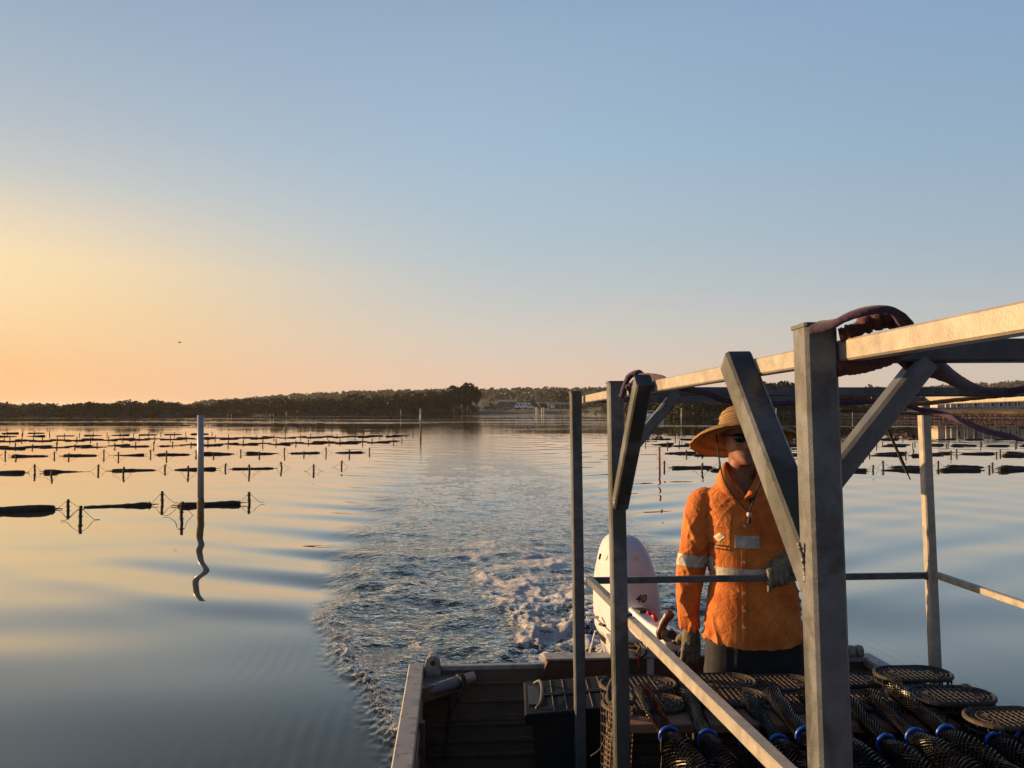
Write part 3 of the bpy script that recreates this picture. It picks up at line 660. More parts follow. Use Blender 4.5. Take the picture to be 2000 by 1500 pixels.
# ------------------------------------------------------------------ marker poles
def marker(name, px, ytop, ybase, r, label, mats, D=None, weed=.0, group=None, lean=0):
    b = G(px, ybase); D = b.y; t = P(px + lean, ytop, D); e = empty(name, b, label, 'marker pole', group)
    mb = MB(); zs = weed if weed else 0
    mb.tube([(b.x, D, zs - .002), (t.x, D, t.z)], r, 32); po = mb.build('pole', M[mats[0]], e, smooth=True); po.data.polygons[-1].use_smooth = False; po.data.polygons[-2].use_smooth = False
    if weed:
        g = MB(); n = 12; pts = [(b.x, D, -.6 + (zs + .6) * k / n) for k in range(n + 1)]
        g.tube(pts, [r * (1.03 + .10 * (k % 3) / 2 - (.05 if k == n else 0)) for k in range(n + 1)], 14); g.build('weed_band', M[mats[1]], e, smooth=True)
    else:
        g = MB(); g.tube([(b.x, D, -.6), (b.x, D, zs - .003)], r, 10); g.build('pole_foot', M[mats[0]], e)
    return e
marker('marker_pole', 391.5, 811, 1008, .056, 'tall white marker pole with a brown weedy base on the left', ('pole_white', 'pole_weed'), weed=.33)
marker('marker_pole', 821.5, 798, 853, .062, 'white marker pole standing alone left of the boat wake', ('pole_white', 'pole_weed'), weed=.55)
marker('marker_pole', 783, 799, 816, .07, 'thin grey marker pole against the dark point', ('pole_white', 'pole_weed'))
marker('marker_pole', 1331, 797, 835, .06, 'thin white marker pole just left of the straw hat', ('pole_white', 'pole_weed'), weed=.3)
marker('marker_pole', 1373.5, 796, 818, .08, 'thin grey marker pole close above the straw hat brim', ('pole_white', 'pole_weed'))
marker('marker_pole', 1516, 797, 823, .07, 'thin white marker pole between the big brace and big post', ('pole_white', 'pole_weed'))
marker('marker_pole', 1665, 799, 820, .05, 'thin white marker pole left of the side brace', ('pole_white', 'pole_weed'))
marker('marker_pole', 1845.5, 791, 812, .09, 'short white marker post right of the far frame post', ('pole_white', 'pole_weed'))
marker('marker_pole', 1983, 783, 807, .13, 'thick white marker pole near the right houses', ('pole_white', 'pole_weed'))
marker('rusty_pole', 1288.5, 872, 921, .030, 'thin rusty red pole standing in water left of the helmsman', ('pole_rust', 'pole_rust'), lean=-.6)
for px, yt, yb, lb in ((445, 808, 815, 'leftmost thin pale stick below the dark point'), (452, 808, 815, 'second thin pale stick from the left below the dark point'), (528, 808, 816, 'thin pale stick in the left of the close pair'), (534, 808, 816, 'thin pale stick in the right of the close pair'), (559.5, 803, 817, 'tallest thin stick below the middle of the dark point')):
    marker('marker_stick', px, yt, yb, .06, lb, ('pole_white', 'pole_white'))
# ------------------------------------------------------------------ oyster farm
def bag_mesh(seed, L=1.28, r=.079):
    g = random.Random(seed); rings = []; n = 12; m = 14
    for i in range(m + 1):
        t = i / m; env = (min(1, .55 + t * 5) if t < .1 else min(1, .55 + (1 - t) * 5)) if (t < .1 or t > .9) else 1
        sag = .012 * math.sin(t * 3.1 + seed)
        rings.append([Vector(((t - .5) * L, r * env * 1.25 * math.cos(2 * math.pi * k / n) * g.uniform(.9, 1.08), r * env * .86 * math.sin(2 * math.pi * k / n) * g.uniform(.86, 1.12) + sag)) for k in range(n)])
    return MB().ring_loft(rings)
BAG = []
for k in range(6):
    me = bag_mesh(k).mesh('bag'); me.materials.append(M['bag']); me.polygons.foreach_set('use_smooth', [True] * len(me.polygons)); BAG.append(me)
mb = MB()
for s_ in (-1, 1):
    x = s_ * .60; mb.tube([(x, .085 * math.cos(a), .062 * math.sin(a)) for a in np.linspace(0, 6.283, 13)], .010, 6, cap=False)
RIM = mb.mesh('end_rim'); RIM.materials.append(M['stake'])
TIES = []
for s_ in (-1, 1):
    mb = MB(); mb.tube([(s_ * .61, -.06, .0), (s_ * .72, -.02, .004), (s_ * .78, 0, .0), (s_ * .72, .02, .004), (s_ * .61, .06, .0)], .007, 5); me = mb.mesh('tie_cord'); me.materials.append(M['cord']); TIES.append(me)
mb = MB(); mb.tube([(0, 0, -.6), (.003, 0, -.1), (-.004, .0, .1), (0, 0, .225)], [.030, .029, .027, .027], 9); SPOLE = mb.mesh('pole'); SPOLE.materials.append(M['stake'])
mb = MB()
for z in (.165, .06): mb.tube([(.036 * math.cos(a), .036 * math.sin(a), z) for a in np.linspace(0, 6.283, 11)], .008, 5, cap=False)
mb.bar((-.05, 0, .165), (.05, 0, .165), .012, .012); SCOL = mb.mesh('collar'); SCOL.materials.append(M['cord'])
mb = MB()
for s_ in (-1, 1): mb.tube(spline([(s_ * .04, 0, .165), (s_ * .12, 0, .085), (s_ * .21, .0, .010), (s_ * .30, 0, .004)], 4), .0042, 5)
SROPE = mb.mesh('rope'); SROPE.materials.append(M['cord'])
farm_r = random.Random(12)
def inst(name, me, parent, scale=None):
    o = bpy.data.objects.new(name, me); COL.objects.link(o); o.parent = parent; return o
def basket(p, yaw, label, group, near, pitch=None, dz=0):
    pit = farm_r.choice([-1, 1, -1, 1, 0]) * farm_r.uniform(.4, 4.2) if pitch is None else pitch
    z = -.002 + farm_r.uniform(-.012, .012) + dz
    if near:
        e = empty('oyster_basket', (p.x, p.y, z), label, 'oyster basket', group); e.rotation_euler = (farm_r.uniform(-.3, .3), R(pit), yaw)
        inst('bag', BAG[farm_r.randrange(6)], e); inst('end_rim', RIM, e); inst('tie_cord', TIES[0], e); inst('tie_cord', TIES[1], e)
    else:
        e = bpy.data.objects.new('oyster_basket', BAG[farm_r.randrange(6)]); COL.objects.link(e); tag(e, label, 'oyster basket', group)
        e.location = (p.x, p.y, z); e.rotation_euler = (0, R(pit), yaw)
    e.scale = (farm_r.uniform(.93, 1.06), farm_r.uniform(.85, 1.15), farm_r.uniform(.8, 1.12)); return e
def stake(p, yaw, label, group, near, lean=None):
    if near:
        e = empty('farm_stake', (p.x, p.y, 0), label, 'stake', group)
        inst('pole', SPOLE, e); inst('collar', SCOL, e); inst('rope', SROPE, e)
    else:
        e = bpy.data.objects.new('farm_stake', SPOLE); COL.objects.link(e); tag(e, label, 'stake', group); e.location = (p.x, p.y, 0)
    ln = farm_r.gauss(0, 3.4) if lean is None else lean
    e.rotation_euler = (farm_r.uniform(-.04, .04), R(ln), yaw); k = farm_r.uniform(.72, 1.18); e.scale = (1, 1, k); return e
def row(pl, pr, side, rowname, near, skipB=True, period=1.81, rate=.95, far_line=False, gap=1.5, start=0.9, stakes=True, stakeB=True, end_skip=0):
    """a double longline: baskets and stakes on line A, stakes (and perhaps baskets) on line B nearer the camera"""
    a, b = G(*pl), G(*pr); u = (a - b); L = u.length; u.normalize(); yaw = math.atan2(-u.y, -u.x)
    nrm = Vector((u.y, -u.x, 0)); nrm = nrm if nrm.y < 0 else -nrm
    n = int(L / period) + 1; g1 = f'baskets in the {rowname}'; g2 = f'stakes in the {rowname}'; ends = 'right' if side == 'left' else 'left'
    for k in range(n):
        both = (not skipB) or stakeB
        def lab(what, line):
            return f'{what}, {line} line of the {rowname}, {ordn(k)} from its {ends} end' if both else f'{what} in the {rowname}, {ordn(k)} from its {ends} end'
        j = farm_r.uniform(-.06, .06)
        if stakes: stake(b + u * (k * period + j), yaw, lab('dark stake', 'far'), g2, near)
        if k >= end_skip and farm_r.random() < rate: basket(b + u * (k * period + start + j), yaw + farm_r.uniform(-.03, .03), lab('dark oyster basket', 'far'), g1, near)
        if stakeB: stake(b + u * (k * period + .9 + j) + nrm * gap, yaw, lab('dark stake', 'near'), g2, near)
        if not skipB and farm_r.random() < rate: basket(b + u * (k * period + .9 + start + j) + nrm * gap, yaw + farm_r.uniform(-.03, .03), lab('dark oyster basket', 'near'), g1, near)
# nearest row on the left, placed one by one
yw = math.atan2(*(lambda d: (d.y, d.x))(G(487, 983) - G(50, 998)))
for px0, px1, y, lb, pit, dz in ((-30, 103, 998, 'fat oyster basket cut by the left picture edge in the nearest row', 0.2, .02), (165, 293, 990, 'oyster basket midway between the left diamond of ropes and the white pole', -2.2, .0), (350, 468, 987, 'shaggy black oyster basket behind the tall white pole', -.6, .02)):
    a, b = G(px0, y + 1.5), G(px1, y - 1.5); basket((a + b) / 2, yw, lb, 'oyster baskets in the nearest row', True, pit, dz).scale[0] = (b - a).length / 1.24
for px, y, lb, ln in ((133, 994, 'dark stake with rope diamond, left of the close pair in the nearest row', 0), (157, 1016, 'nearest dark stake with rope diamond, lowest on the left water', 1), (317, 983, 'dark stake just left of the shaggy basket behind the white pole', -1), (354, 1008, 'slightly bent dark stake in front of the shaggy basket', 4), (487, 983, 'last stake at the right end of the nearest row', -2)):
    stake(G(px, y), yw, lb, 'stakes in the nearest row', True, ln)
row((10, 924), (665, 913), 'left', 'second left row', True, end_skip=1)
row((5, 892), (722, 884), 'left', 'third left row', True)
row((5, 874), (783, 862), 'left', 'fourth left row', True, skipB=False)
row((5, 861), (806, 851), 'left', 'fifth left row', False, skipB=False, rate=1)
row((5, 853), (413, 848), 'left', 'sixth left row', False)
row((5, 847), (97, 846), 'left', 'short seventh left row', False)
row((85, 832), (620, 831), 'left', 'first distant left row', False, stakeB=False, period=1.81)
row((90, 828), (640, 827.5), 'left', 'second distant left row', False, period=1.9, stakeB=False)
row((0, 823.5), (640, 823), 'left', 'third distant left row', False, period=2.3, stakeB=False)
row((0, 819.5), (430, 819), 'left', 'farthest distant left row', False, period=3.4, stakeB=False)
row((2005, 913), (1296, 914), 'right', 'nearest right row', True, skipB=False, gap=1.3)
row((2005, 887), (1286, 886), 'right', 'second right row', True, skipB=False, gap=1.4)
row((2005, 869), (1262, 869), 'right', 'third right row', False, skipB=False, gap=1.5)
row((2005, 858.5), (1263, 858.5), 'right', 'fourth right row', False, stakeB=False)
row((2005, 835), (1270, 835.5), 'right', 'first distant right row', False, stakeB=False, period=2.6)
row((2005, 829), (1640, 829), 'right', 'second distant right row', False, stakeB=False, period=2.6)
row((2005, 824), (1640, 824), 'right', 'third distant right row', False, stakeB=False, period=3.2)
def weed_patch(px0, px1, y, h, label, seed):
    g = random.Random(seed); a, b = G(px0, y), G(px1, y); mb = MB(); n = 90
    for i in range(n):
        t = g.random(); p = a.lerp(b, t) + Vector((0, g.uniform(-.5, .5), g.uniform(0, h) * math.sin(math.pi * min(1, t * 1.0 + .02)) ** .4)); r = g.uniform(.05, .12)
        d = [Vector((g.uniform(-1, 1), g.uniform(-1, 1), g.uniform(-.3, 1))).normalized() * r * 1.6 for _ in range(4)]
        mb.add([p + q for q in d], [(0, 1, 2), (0, 2, 3), (0, 3, 1), (1, 3, 2)])
    tag(mb.build('weed_clump', M['weed']), label, 'weed clump')
weed_patch(1254, 1290, 851, .42, 'brown weedy heap in the water beside the second post', 1)
weed_patch(1738, 1802, 853, .16, 'low brown weed line on the water right of the leaning pole', 2)
# bird
mb = MB(); p = P(351, 669, 60)
mb.ring_loft([[p + Vector((x, r_ * math.cos(a) * .6, r_ * math.sin(a))) for a in np.linspace(0, 5.03, 5)] for x, r_ in ((-.12, .005), (-.05, .03), (.05, .03), (.12, .006))])
for s_ in (-1, 1): mb.add([p + Vector((-.04, 0, .02)), p + Vector((.05, 0, .02)), p + Vector((.03, s_ * .12, .07)), p + Vector((-.02, s_ * .24, .03))], [(0, 1, 2, 3)])
tag(mb.build('flying_bird', M['cord']), 'tiny dark bird flying low in the left sky', 'bird')

# ------------------------------------------------------------------ the punt
def build_punt():
    e = empty('punt', ORG.copy(), 'wide flat aluminium work punt with a dirty ribbed transom', 'boat')
    W = 1.215; L = -5.4
    for sgn, nm in ((-1, 'hull_side'), (1, 'hull_side')):
        mb = MB(); q0, q1 = sgn * W, sgn * (W - .045)
        rings = []
        for a in (0.0, -1.2, -2.6, -4.0, L):
            k = 1 if a > -4 else .86
            rings.append([B(q0 * .97 * k, a, -.16), B(q0 * k, a, .10), B(q0 * k, a, .555), B(q1 * k, a, .555), B(q1 * k, a, .06), B(q1 * .97 * k, a, -.16)])
        mb.ring_loft(rings); o = mb.build(nm, M['hull'], e)
        g = MB(); k = .86
        ga = sgn * (W - .03)
        sec = lambda a, k: [B(ga * k + x, a, z) for x, z in ((-.038, .557), (-.040, .590), (-.034, .600), (.034, .600), (.040, .592), (.038, .557))]
        g.ring_loft([sec(a, kk) for a, kk in ((.03, 1), (-1.2, 1), (-2.6, 1), (-4.0, 1), (L, .86))]); g.build('gunwale', M['hull_bare'], e)
        g = MB(); ga2 = sgn * (W - .062)
        g.bar(B(ga2, -.06, .50), B(ga2, -3.9, .50), .022, .05, UX); g.bar(B(ga2, -.06, .40), B(ga2, -3.9, .40), .018, .03, UX); g.build('side_stringer', M['hull'], e)
        for a in (-.65, -1.3, -1.95, -2.6, -3.3):
            g = MB(); g.bar(B(sgn * (W - .068), a, .08), B(sgn * (W - .068), a, .545), .05, .035, AX); g.build('side_rib', M['hull'], e)
    mb = MB(); mb.ring_loft([[B(-W + .05, -.035, -.16), B(W - .05, -.035, -.16), B(W - .05, -.035, .575), B(-W + .05, -.035, .575)], [B(-W + .05, -.002, -.16), B(W - .05, -.002, -.16), B(W - .05, -.002, .575), B(-W + .05, -.002, .575)]]); mb.build('transom', M['hull'], e)
    for u, ht in ((.515, .016), (.430, .022), (.345, .034), (.315, .022), (.235, .024), (.165, .022)):
        g = MB(); g.bar(B(-W + .06, -.041, u), B(W - .06, -.041, u), .018, ht, UX, .006); g.build('transom_rib', M['hull'], e)
    for q0, q1 in ((-W + .07, -.53), (.57, W - .07)): g = MB(); g.bar(B(q0, -.018, .588), B(q1, -.018, .588), .05, .026, UX, .008); g.build('transom_cap', M['hull_bare'], e)
    g = MB(); g.ring_loft([[B(q, a, u) for q, u in ((-.60, .45), (.60, .45), (.56, .625), (-.52, .625))] for a in (-.075, .012)]); g.build('motor_board', M['timber'], e)
    g = MB(); g.bar(B(-.53, -.03, .632), B(.57, -.03, .632), .115, .012, UX); g.build('motor_board_cap', M['hull_bare'], e)
    g = MB(); g.ring_loft([[B(q * k, a, .08) for q in (-W + .03, W - .03)] + [B(q * k, a, .055) for q in (W - .03, -W + .03)] for a, k in ((-.02, 1), (-4, 1), (L, .86))]); g.build('floor', M['hull'], e)
    g = MB(); k = .86; g.ring_loft([[B(-W * k, L + d, -.12), B(W * k, L + d, -.12), B(W * k, L + d, .6), B(-W * k, L + d, .6)] for d in (-.04, 0)]); g.build('bow_plate', M['hull'], e)
    # corner gusset and lugs
    g = MB(); g.ring_loft([[B(-W + .04, -.05, u), B(-W + .30, -.05, u), B(-W + .30, -.065, u), B(-W + .04, -.30, u)] for u in (.50, .565)]); g.build('corner_gusset', M['hull'], e)
    for q, nm in ((-W + .115, 'corner_lug'),):
        for da in (-.055, -.02):
            mb = MB(); prof = [(-.038, .56), (.038, .56), (.038, .620), (.030, .645), (.012, .660), (-.012, .660), (-.030, .645), (-.038, .620)]
            mb.ring_loft([[B(q + x_, da + t, u) for x_, u in prof] for t in (-.009, .009)]); l = mb.build(nm, M['hull_bare'], e)
            h = MB(); c = B(q, da, .625); h.tube([c - AX * .0105, c + AX * .0105], .013, 12); h.build('bolt_hole', M['black_rubber'], l)
    g = MB(); c = B(W - .13, -.04, .60)
    for d in (-.045, 0, .045):
        g.lathe([(.012, -.016), (.030, -.016), (.033, 0), (.030, .016), (.012, .016)], c + RX * d + UX * .03, 14, Matrix.Rotation(R(90), 3, 'Y'))
    g.box(c - UX * .005, .16, .06, .02); g.build('fairlead', M['hull_bare'], e, smooth=False)
    return e
build_punt()

# ------------------------------------------------------------------ galvanised frame standing in the punt
def YL(Y): return .554 - .0756 * Y                  # centre line of the frame's left side
def LP(Y, z, off=0.0): return Vector((YL(Y) + off, Y + off * .0748, z))
def build_frame():
    e = empty('tube_frame', LP(2.4, .1), 'galvanised square tube frame standing over the oyster gear', 'frame')
    S = .050
    def post(foot, top, label, s_=S, m='galv', cap=True):
        mb = MB(); mb.bar(foot, top, s_, s_, AX, .005); o = mb.build('post', M[m], e); o['label'] = label
        if cap:
            c = MB(); d = (Vector(top) - Vector(foot)).normalized(); c.bar(Vector(top), Vector(top) + d * .006, s_ + .004, s_ + .004, AX, .003); c.build('post_cap', M['galv_dark'], o)
        return o
    def up(p, z0, z1):                              # along the boat's own vertical
        k = UX / UX.z; return p + k * (z0 - p.z), p + k * (z1 - p.z)
    def weld(parent, pts, r=.005):
        mb = MB(); g = random.Random(len(pts) + int(pts[0][0] * 1000)); q = spline(pts, 6)
        mb.tube(q, [r * g.uniform(.6, 1.4) for _ in q], 6); mb.build('weld_bead', M['weld'], parent, smooth=True)
    p1 = P(1129, 1130, 3.53); a, b = up(p1, .08, P(1127, 767, 3.53).z); P1 = post(a, b, 'thin left post at the aft end of the frame', .046, 'galv_dark')
    p2 = P(1208, 1130, 2.71); a, b = up(p2, .08, P(1205, 748, 2.71).z); P2 = post(a, b, 'second post carrying the slanting knee brace')
    p4 = P(1607, 1100, 1.23); a, b = up(p4, .08, P(1592, 640, 1.23).z); P4 = post(a, b, 'big near post in front of the helmsman')
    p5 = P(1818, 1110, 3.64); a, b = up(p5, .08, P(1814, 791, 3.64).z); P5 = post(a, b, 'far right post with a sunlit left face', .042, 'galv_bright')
    # top rail, inboard of the posts
    z1, z2 = P(1145, 779.5, 3.53).z, P(2000, 607, .79).z
    ra, rb = LP(3.60, z1, .043), LP(.30, z2 + (z2 - z1) / 2.74 * .49, .043)
    def zr(Y): return z1 + (z2 - z1) * (3.53 - Y) / 2.74
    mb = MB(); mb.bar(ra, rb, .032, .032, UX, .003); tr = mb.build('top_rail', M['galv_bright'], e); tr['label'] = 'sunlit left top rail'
    # knee braces in the side plane
    def brace(p0, p1, s_, label, upv=AX, m='galv'):
        mb = MB(); mb.bar(p0, p1, s_, s_, upv, .005); o = mb.build('knee_brace', M[m], e); o['label'] = label; return o
    b3 = brace(P(1211, 985, 2.665), P(1257, 742, 2.33), .048, 'brace from the second post up to the top rail', RX)
    b4 = brace(P(1604, 1140, 1.268), P(1437, 705, 1.60), .052, 'long brace crossing in front of the face', RX)
    weld(b4, [P(1560, 1060, 1.236), P(1567, 1085, 1.236), P(1571, 1110, 1.236), P(1575, 1140, 1.236)], .0032)
    weld(b4, [P(1462, 705, 1.58), P(1470, 708, 1.57), P(1476, 716, 1.565)], .004)
    weld(b3, [P(1203, 968, 2.64), P(1202, 985, 2.64), P(1224, 986, 2.635)], .004)
    # cross beams
    def beam(pa, pb, w_, label, m='galv_dark', nm='cross_beam'):
        mb = MB(); mb.bar(pa, pb, w_, w_, UX, .003); o = mb.build(nm, M[m], e); o['label'] = label; return o
    beam(P(1222, 765, 2.73), P(2300, 766, 2.83), .030, 'cross beam from the second post to the right')
    beam(P(1150, 780, 3.58), P(1812, 781.5, 3.66), .028, 'rearmost cross beam behind the straw hat')
    beam(P(1645, 686, 1.275), P(2900, 683, 1.38), .036, 'near cross beam at the upper right')
    brace(P(1243, 866, 2.725), P(1322, 768, 2.735), .034, 'small side brace right of the second post')
    brace(P(1612, 951, 1.268), P(1806, 706, 1.284), .034, 'wide side brace right of the big post')
    # mid rails
    m1, m2 = P(1150, 1131, 3.53).z, P(1472, 1490, 1.5).z
    def zm(Y): return m1 + (m2 - m1) * (3.53 - Y) / 2.03
    mb = MB(); mb.bar(LP(3.50, zm(3.5), .040), LP(2.74, zm(2.74), .040), .028, .028, UX, .003); mb.build('mid_rail', M['galv'], e)
    mb = MB(); mb.bar(LP(2.69, zm(2.69), .036), LP(1.0, zm(1.0), .036), .030, .030, UX, .003); mb.build('mid_rail', M['galv_bright'], e)
    beam(P(1150, 1134, 3.535), P(1808, 1124, 3.64), .027, 'aft grab bar held by the gloved hand', nm='grab_bar')
    for px, py, dd in ((1152, 1134, 3.53), (1808, 1124, 3.64)):
        c = P(px, py, dd); weld(P1 if px < 1500 else P5, [c + Vector((-.012 * math.cos(a) * 0 + (.002 if px < 1500 else -.002), -.016 * math.cos(a), .016 * math.sin(a))) for a in np.linspace(-1.6, 1.6, 7)], .0032)
    for Y in (2.735, 2.685):
        c = LP(Y, zm(Y), .026); weld(P2, [c + Vector((0, 0, .018)), c + Vector((.004, -.004, 0)), c + Vector((0, 0, -.018))], .003)
    yy = lambda Y: Vector((1.862 + .0756 * (3.64 - Y), Y, 1.174 + .02 * (3.64 - Y) * 0))
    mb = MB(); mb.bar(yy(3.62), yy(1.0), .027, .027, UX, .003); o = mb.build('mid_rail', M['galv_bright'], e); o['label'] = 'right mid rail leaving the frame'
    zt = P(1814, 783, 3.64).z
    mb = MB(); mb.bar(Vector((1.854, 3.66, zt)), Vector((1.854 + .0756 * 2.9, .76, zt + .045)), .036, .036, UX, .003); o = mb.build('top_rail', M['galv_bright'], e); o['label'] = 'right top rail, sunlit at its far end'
    # posts standing outside the frame of view, right-hand mates of the second and big posts
    for Y in (2.80, 1.33):
        X = 1.854 + .0756 * (3.64 - Y); a, b = up(Vector((X, Y, 1)), .08, zt + .02)
        post(a, b, 'right-hand mate of the left posts')
    return zr
zr = build_frame()

# ------------------------------------------------------------------ straps and ropes on the frame
def strap(name, pts, wd, th, m, label, cat='strap', up=(0, 0, 1), n=8, lump=0.0, seed=1, twist=0.0):
    g = random.Random(seed); q = spline(pts, n); mb = MB(); ws = list(wd)[:len(q)] if isinstance(wd, list) else [1.0] * len(q)
    w0, t0 = (1.0, th) if isinstance(wd, list) else (wd, th)
    sec = [(w0 / 2, -t0 / 2), (w0 / 2 + t0 * .2, 0), (w0 / 2, t0 / 2), (0, t0 * .62), (-w0 / 2, t0 / 2), (-w0 / 2 - t0 * .2, 0), (-w0 / 2, -t0 / 2), (0, -t0 * .62)]
    mb.tube(q, [k * (1 + g.uniform(-lump, lump)) for k in ws], 8, sec=sec, up=up, twist=twist)
    o = mb.build(name, M[m], None, smooth=True); return tag(o, label, cat) if label else o
e = empty('webbing_strap', P(1690, 640, 1.18), 'purple and maroon webbing looped over the top rail beside the big post', 'strap')
def child(o, par):
    o.parent = par; o.matrix_parent_inverse = Matrix.Translation(-parent_loc(par)); return o
child(strap('loop', [P(1590, 639, 1.215), P(1625, 634, 1.19), P(1655, 619, 1.17), P(1690, 608, 1.155), P(1728, 604, 1.15), P(1752, 612, 1.15), P(1766, 630, 1.16), P(1770, 648, 1.18)], .030, .009, 'strap', None, up=(.2, 1, .3), lump=.02), e)
child(strap('knot', [P(1640, 655, 1.215), P(1662, 650, 1.21), P(1690, 634, 1.205), P(1715, 627, 1.20), P(1742, 624, 1.20), P(1764, 638, 1.20), P(1757, 655, 1.215)], .026, .020, 'strap_brown', None, up=(0, 1, .2), lump=.22, seed=4), e)
child(strap('hanging_band', [P(1634, 720, 1.225), P(1670, 716, 1.225), P(1705, 708, 1.23), P(1740, 695, 1.235), P(1768, 680, 1.24)], .020, .012, 'strap_brown', None, up=(0, .3, 1), lump=.1, seed=6), e)
child(strap('long_band', [P(1752, 697, 1.27), P(1778, 716, 1.29), P(1812, 716, 1.32), P(1840, 724, 1.34), P(1868, 742, 1.38), P(1900, 757, 1.43), P(1935, 765, 1.46), P(1970, 765, 1.48), P(2005, 757, 1.48), P(2060, 735, 1.47), P(2120, 710, 1.46)], [.018] * 16 + list(np.linspace(.034, .036, 8)) + list(np.linspace(.035, .013, 22)) + [.013] * 60, .30, 'strap', None, up=(0, .5, 1), lump=.02), e)
e = empty('webbing_strap', P(1240, 745, 2.66), 'purple strap knotted round the top of the second post', 'strap')
child(strap('wrap', [P(1214, 775, 2.66), P(1220, 755, 2.655), P(1228, 737, 2.65), P(1243, 729, 2.64), P(1252, 738, 2.63), P(1242, 752, 2.63), P(1227, 763, 2.64)], .034, .014, 'strap', None, up=(0, 1, 0), lump=.1, seed=2), e)
child(strap('tail', [P(1248, 736, 2.62), P(1270, 736, 2.55), P(1292, 740, 2.45), P(1310, 750, 2.40), P(1345, 760, 2.42), P(1385, 770, 2.52), P(1418, 783, 2.6)], .020, .008, 'strap', None, up=(0, .3, 1), lump=.05), e)
strap('webbing_strap', [P(1405, 778, 2.62), P(1445, 787, 2.64), P(1500, 789, 2.64), P(1560, 787, 2.66), P(1640, 787, 2.68), P(1700, 784, 2.70), P(1760, 790, 2.72), P(1800, 801, 2.74), P(1840, 808, 2.70), P(1880, 822, 2.6), P(1930, 843, 2.5), P(2005, 858, 2.4), P(2090, 868, 2.3)], .016, .009, 'strap', 'long purple strap running behind the hat and out to the right', up=(0, .4, 1), lump=.06, seed=8)
def rope(name, pts, r, m, label, lay=55, n=8, cat='rope'):
    q = spline(pts, n); fine = []
    for a, b in zip(q[:-1], q[1:]):
        k = max(1, int((b - a).length / (r * .9)))
        fine += [a.lerp(b, i / k) for i in range(k)]
    fine.append(q[-1]); sec = []
    for k in range(12):
        a = 2 * math.pi * k / 12; rr = .78 + .22 * abs(math.cos(1.5 * a)); sec.append((rr * math.cos(a), rr * math.sin(a)))
    mb = MB(); mb.tube(fine, r, 12, sec=sec, twist=lay); o = mb.build(name, M[m], None, smooth=True); return tag(o, label, cat) if label else o
rope('twisted_rope', [P(1560, 778, 2.85), P(1640, 777, 2.86), P(1690, 778, 2.86), P(1740, 786, 2.87), P(1790, 789, 2.87), P(1860, 782, 2.85), P(1930, 775, 2.82), P(2000, 770, 2.8), P(2100, 764, 2.75)], .0085, 'rope_tan', 'tan twisted rope stretched under the beam towards the right edge', 42)
rope('twisted_rope', [P(1640, 800, 3.5), P(1720, 806, 3.5), P(1800, 808, 3.5), P(1880, 806, 3.4), P(1950, 806, 3.3), P(2000, 806.5, 3.2), P(2100, 806, 3.1)], .0078, 'rope_brown', 'lower brown twisted rope level with the seawall', 42)
strap('buckle_strap', [P(1697, 753, 2.80), P(1703, 756, 2.79), P(1705, 770, 2.79), P(1702, 783, 2.795)], .014, .006, 'black_rubber', 'short black strap hanging from the cross beam', up=(0, 1, 0))

# ------------------------------------------------------------------ gear in the stern
e = empty('grey_pipe', B(-1.02, -.3, .47), 'grey plastic pipe lying across the left transom corner', 'pipe')
pa, pb = P(822, 1353, 3.98), P(925, 1322, 4.14); mb = MB(); mb.tube([pa, pb], .027, 18); child(mb.build('pipe', M['pvc'], None, smooth=True), e)
mb = MB(); d = (pb - pa).normalized(); mb.tube([pa - d * .03, pa + d * .015], .030, 18); child(mb.build('end_cap', M['hull_bare'], None, smooth=True), e)
mb = MB()
for t in (-.012, 0, .012):
    c = pa.lerp(pb, .74) + d * t; x = d.cross(Vector((0, 0, 1))).normalized(); y = x.cross(d)
    mb.tube([c + (x * math.cos(a) + y * math.sin(a)) * .031 for a in np.linspace(0, 6.283, 15)], .006, 6, cap=False)
child(mb.build('lashing', M['rope_dark'], None, smooth=True), e)
rope('hanging_rope', [P(900, 1322, 4.07), P(905, 1340, 4.05), P(892, 1372, 4.05), P(880, 1400, 4.05), P(873, 1440, 4.05), P(868, 1480, 4.04)], .008, 'rope_dark', 'thick dark rope end hanging from the pipe lashing', 60)
rope('hanging_rope', [P(884, 1335, 4.09), P(880, 1360, 4.09), P(876, 1400, 4.09), P(872, 1450, 4.08)], .008, 'rope_dark', 'second dark rope hanging close behind the thick rope end', 60)
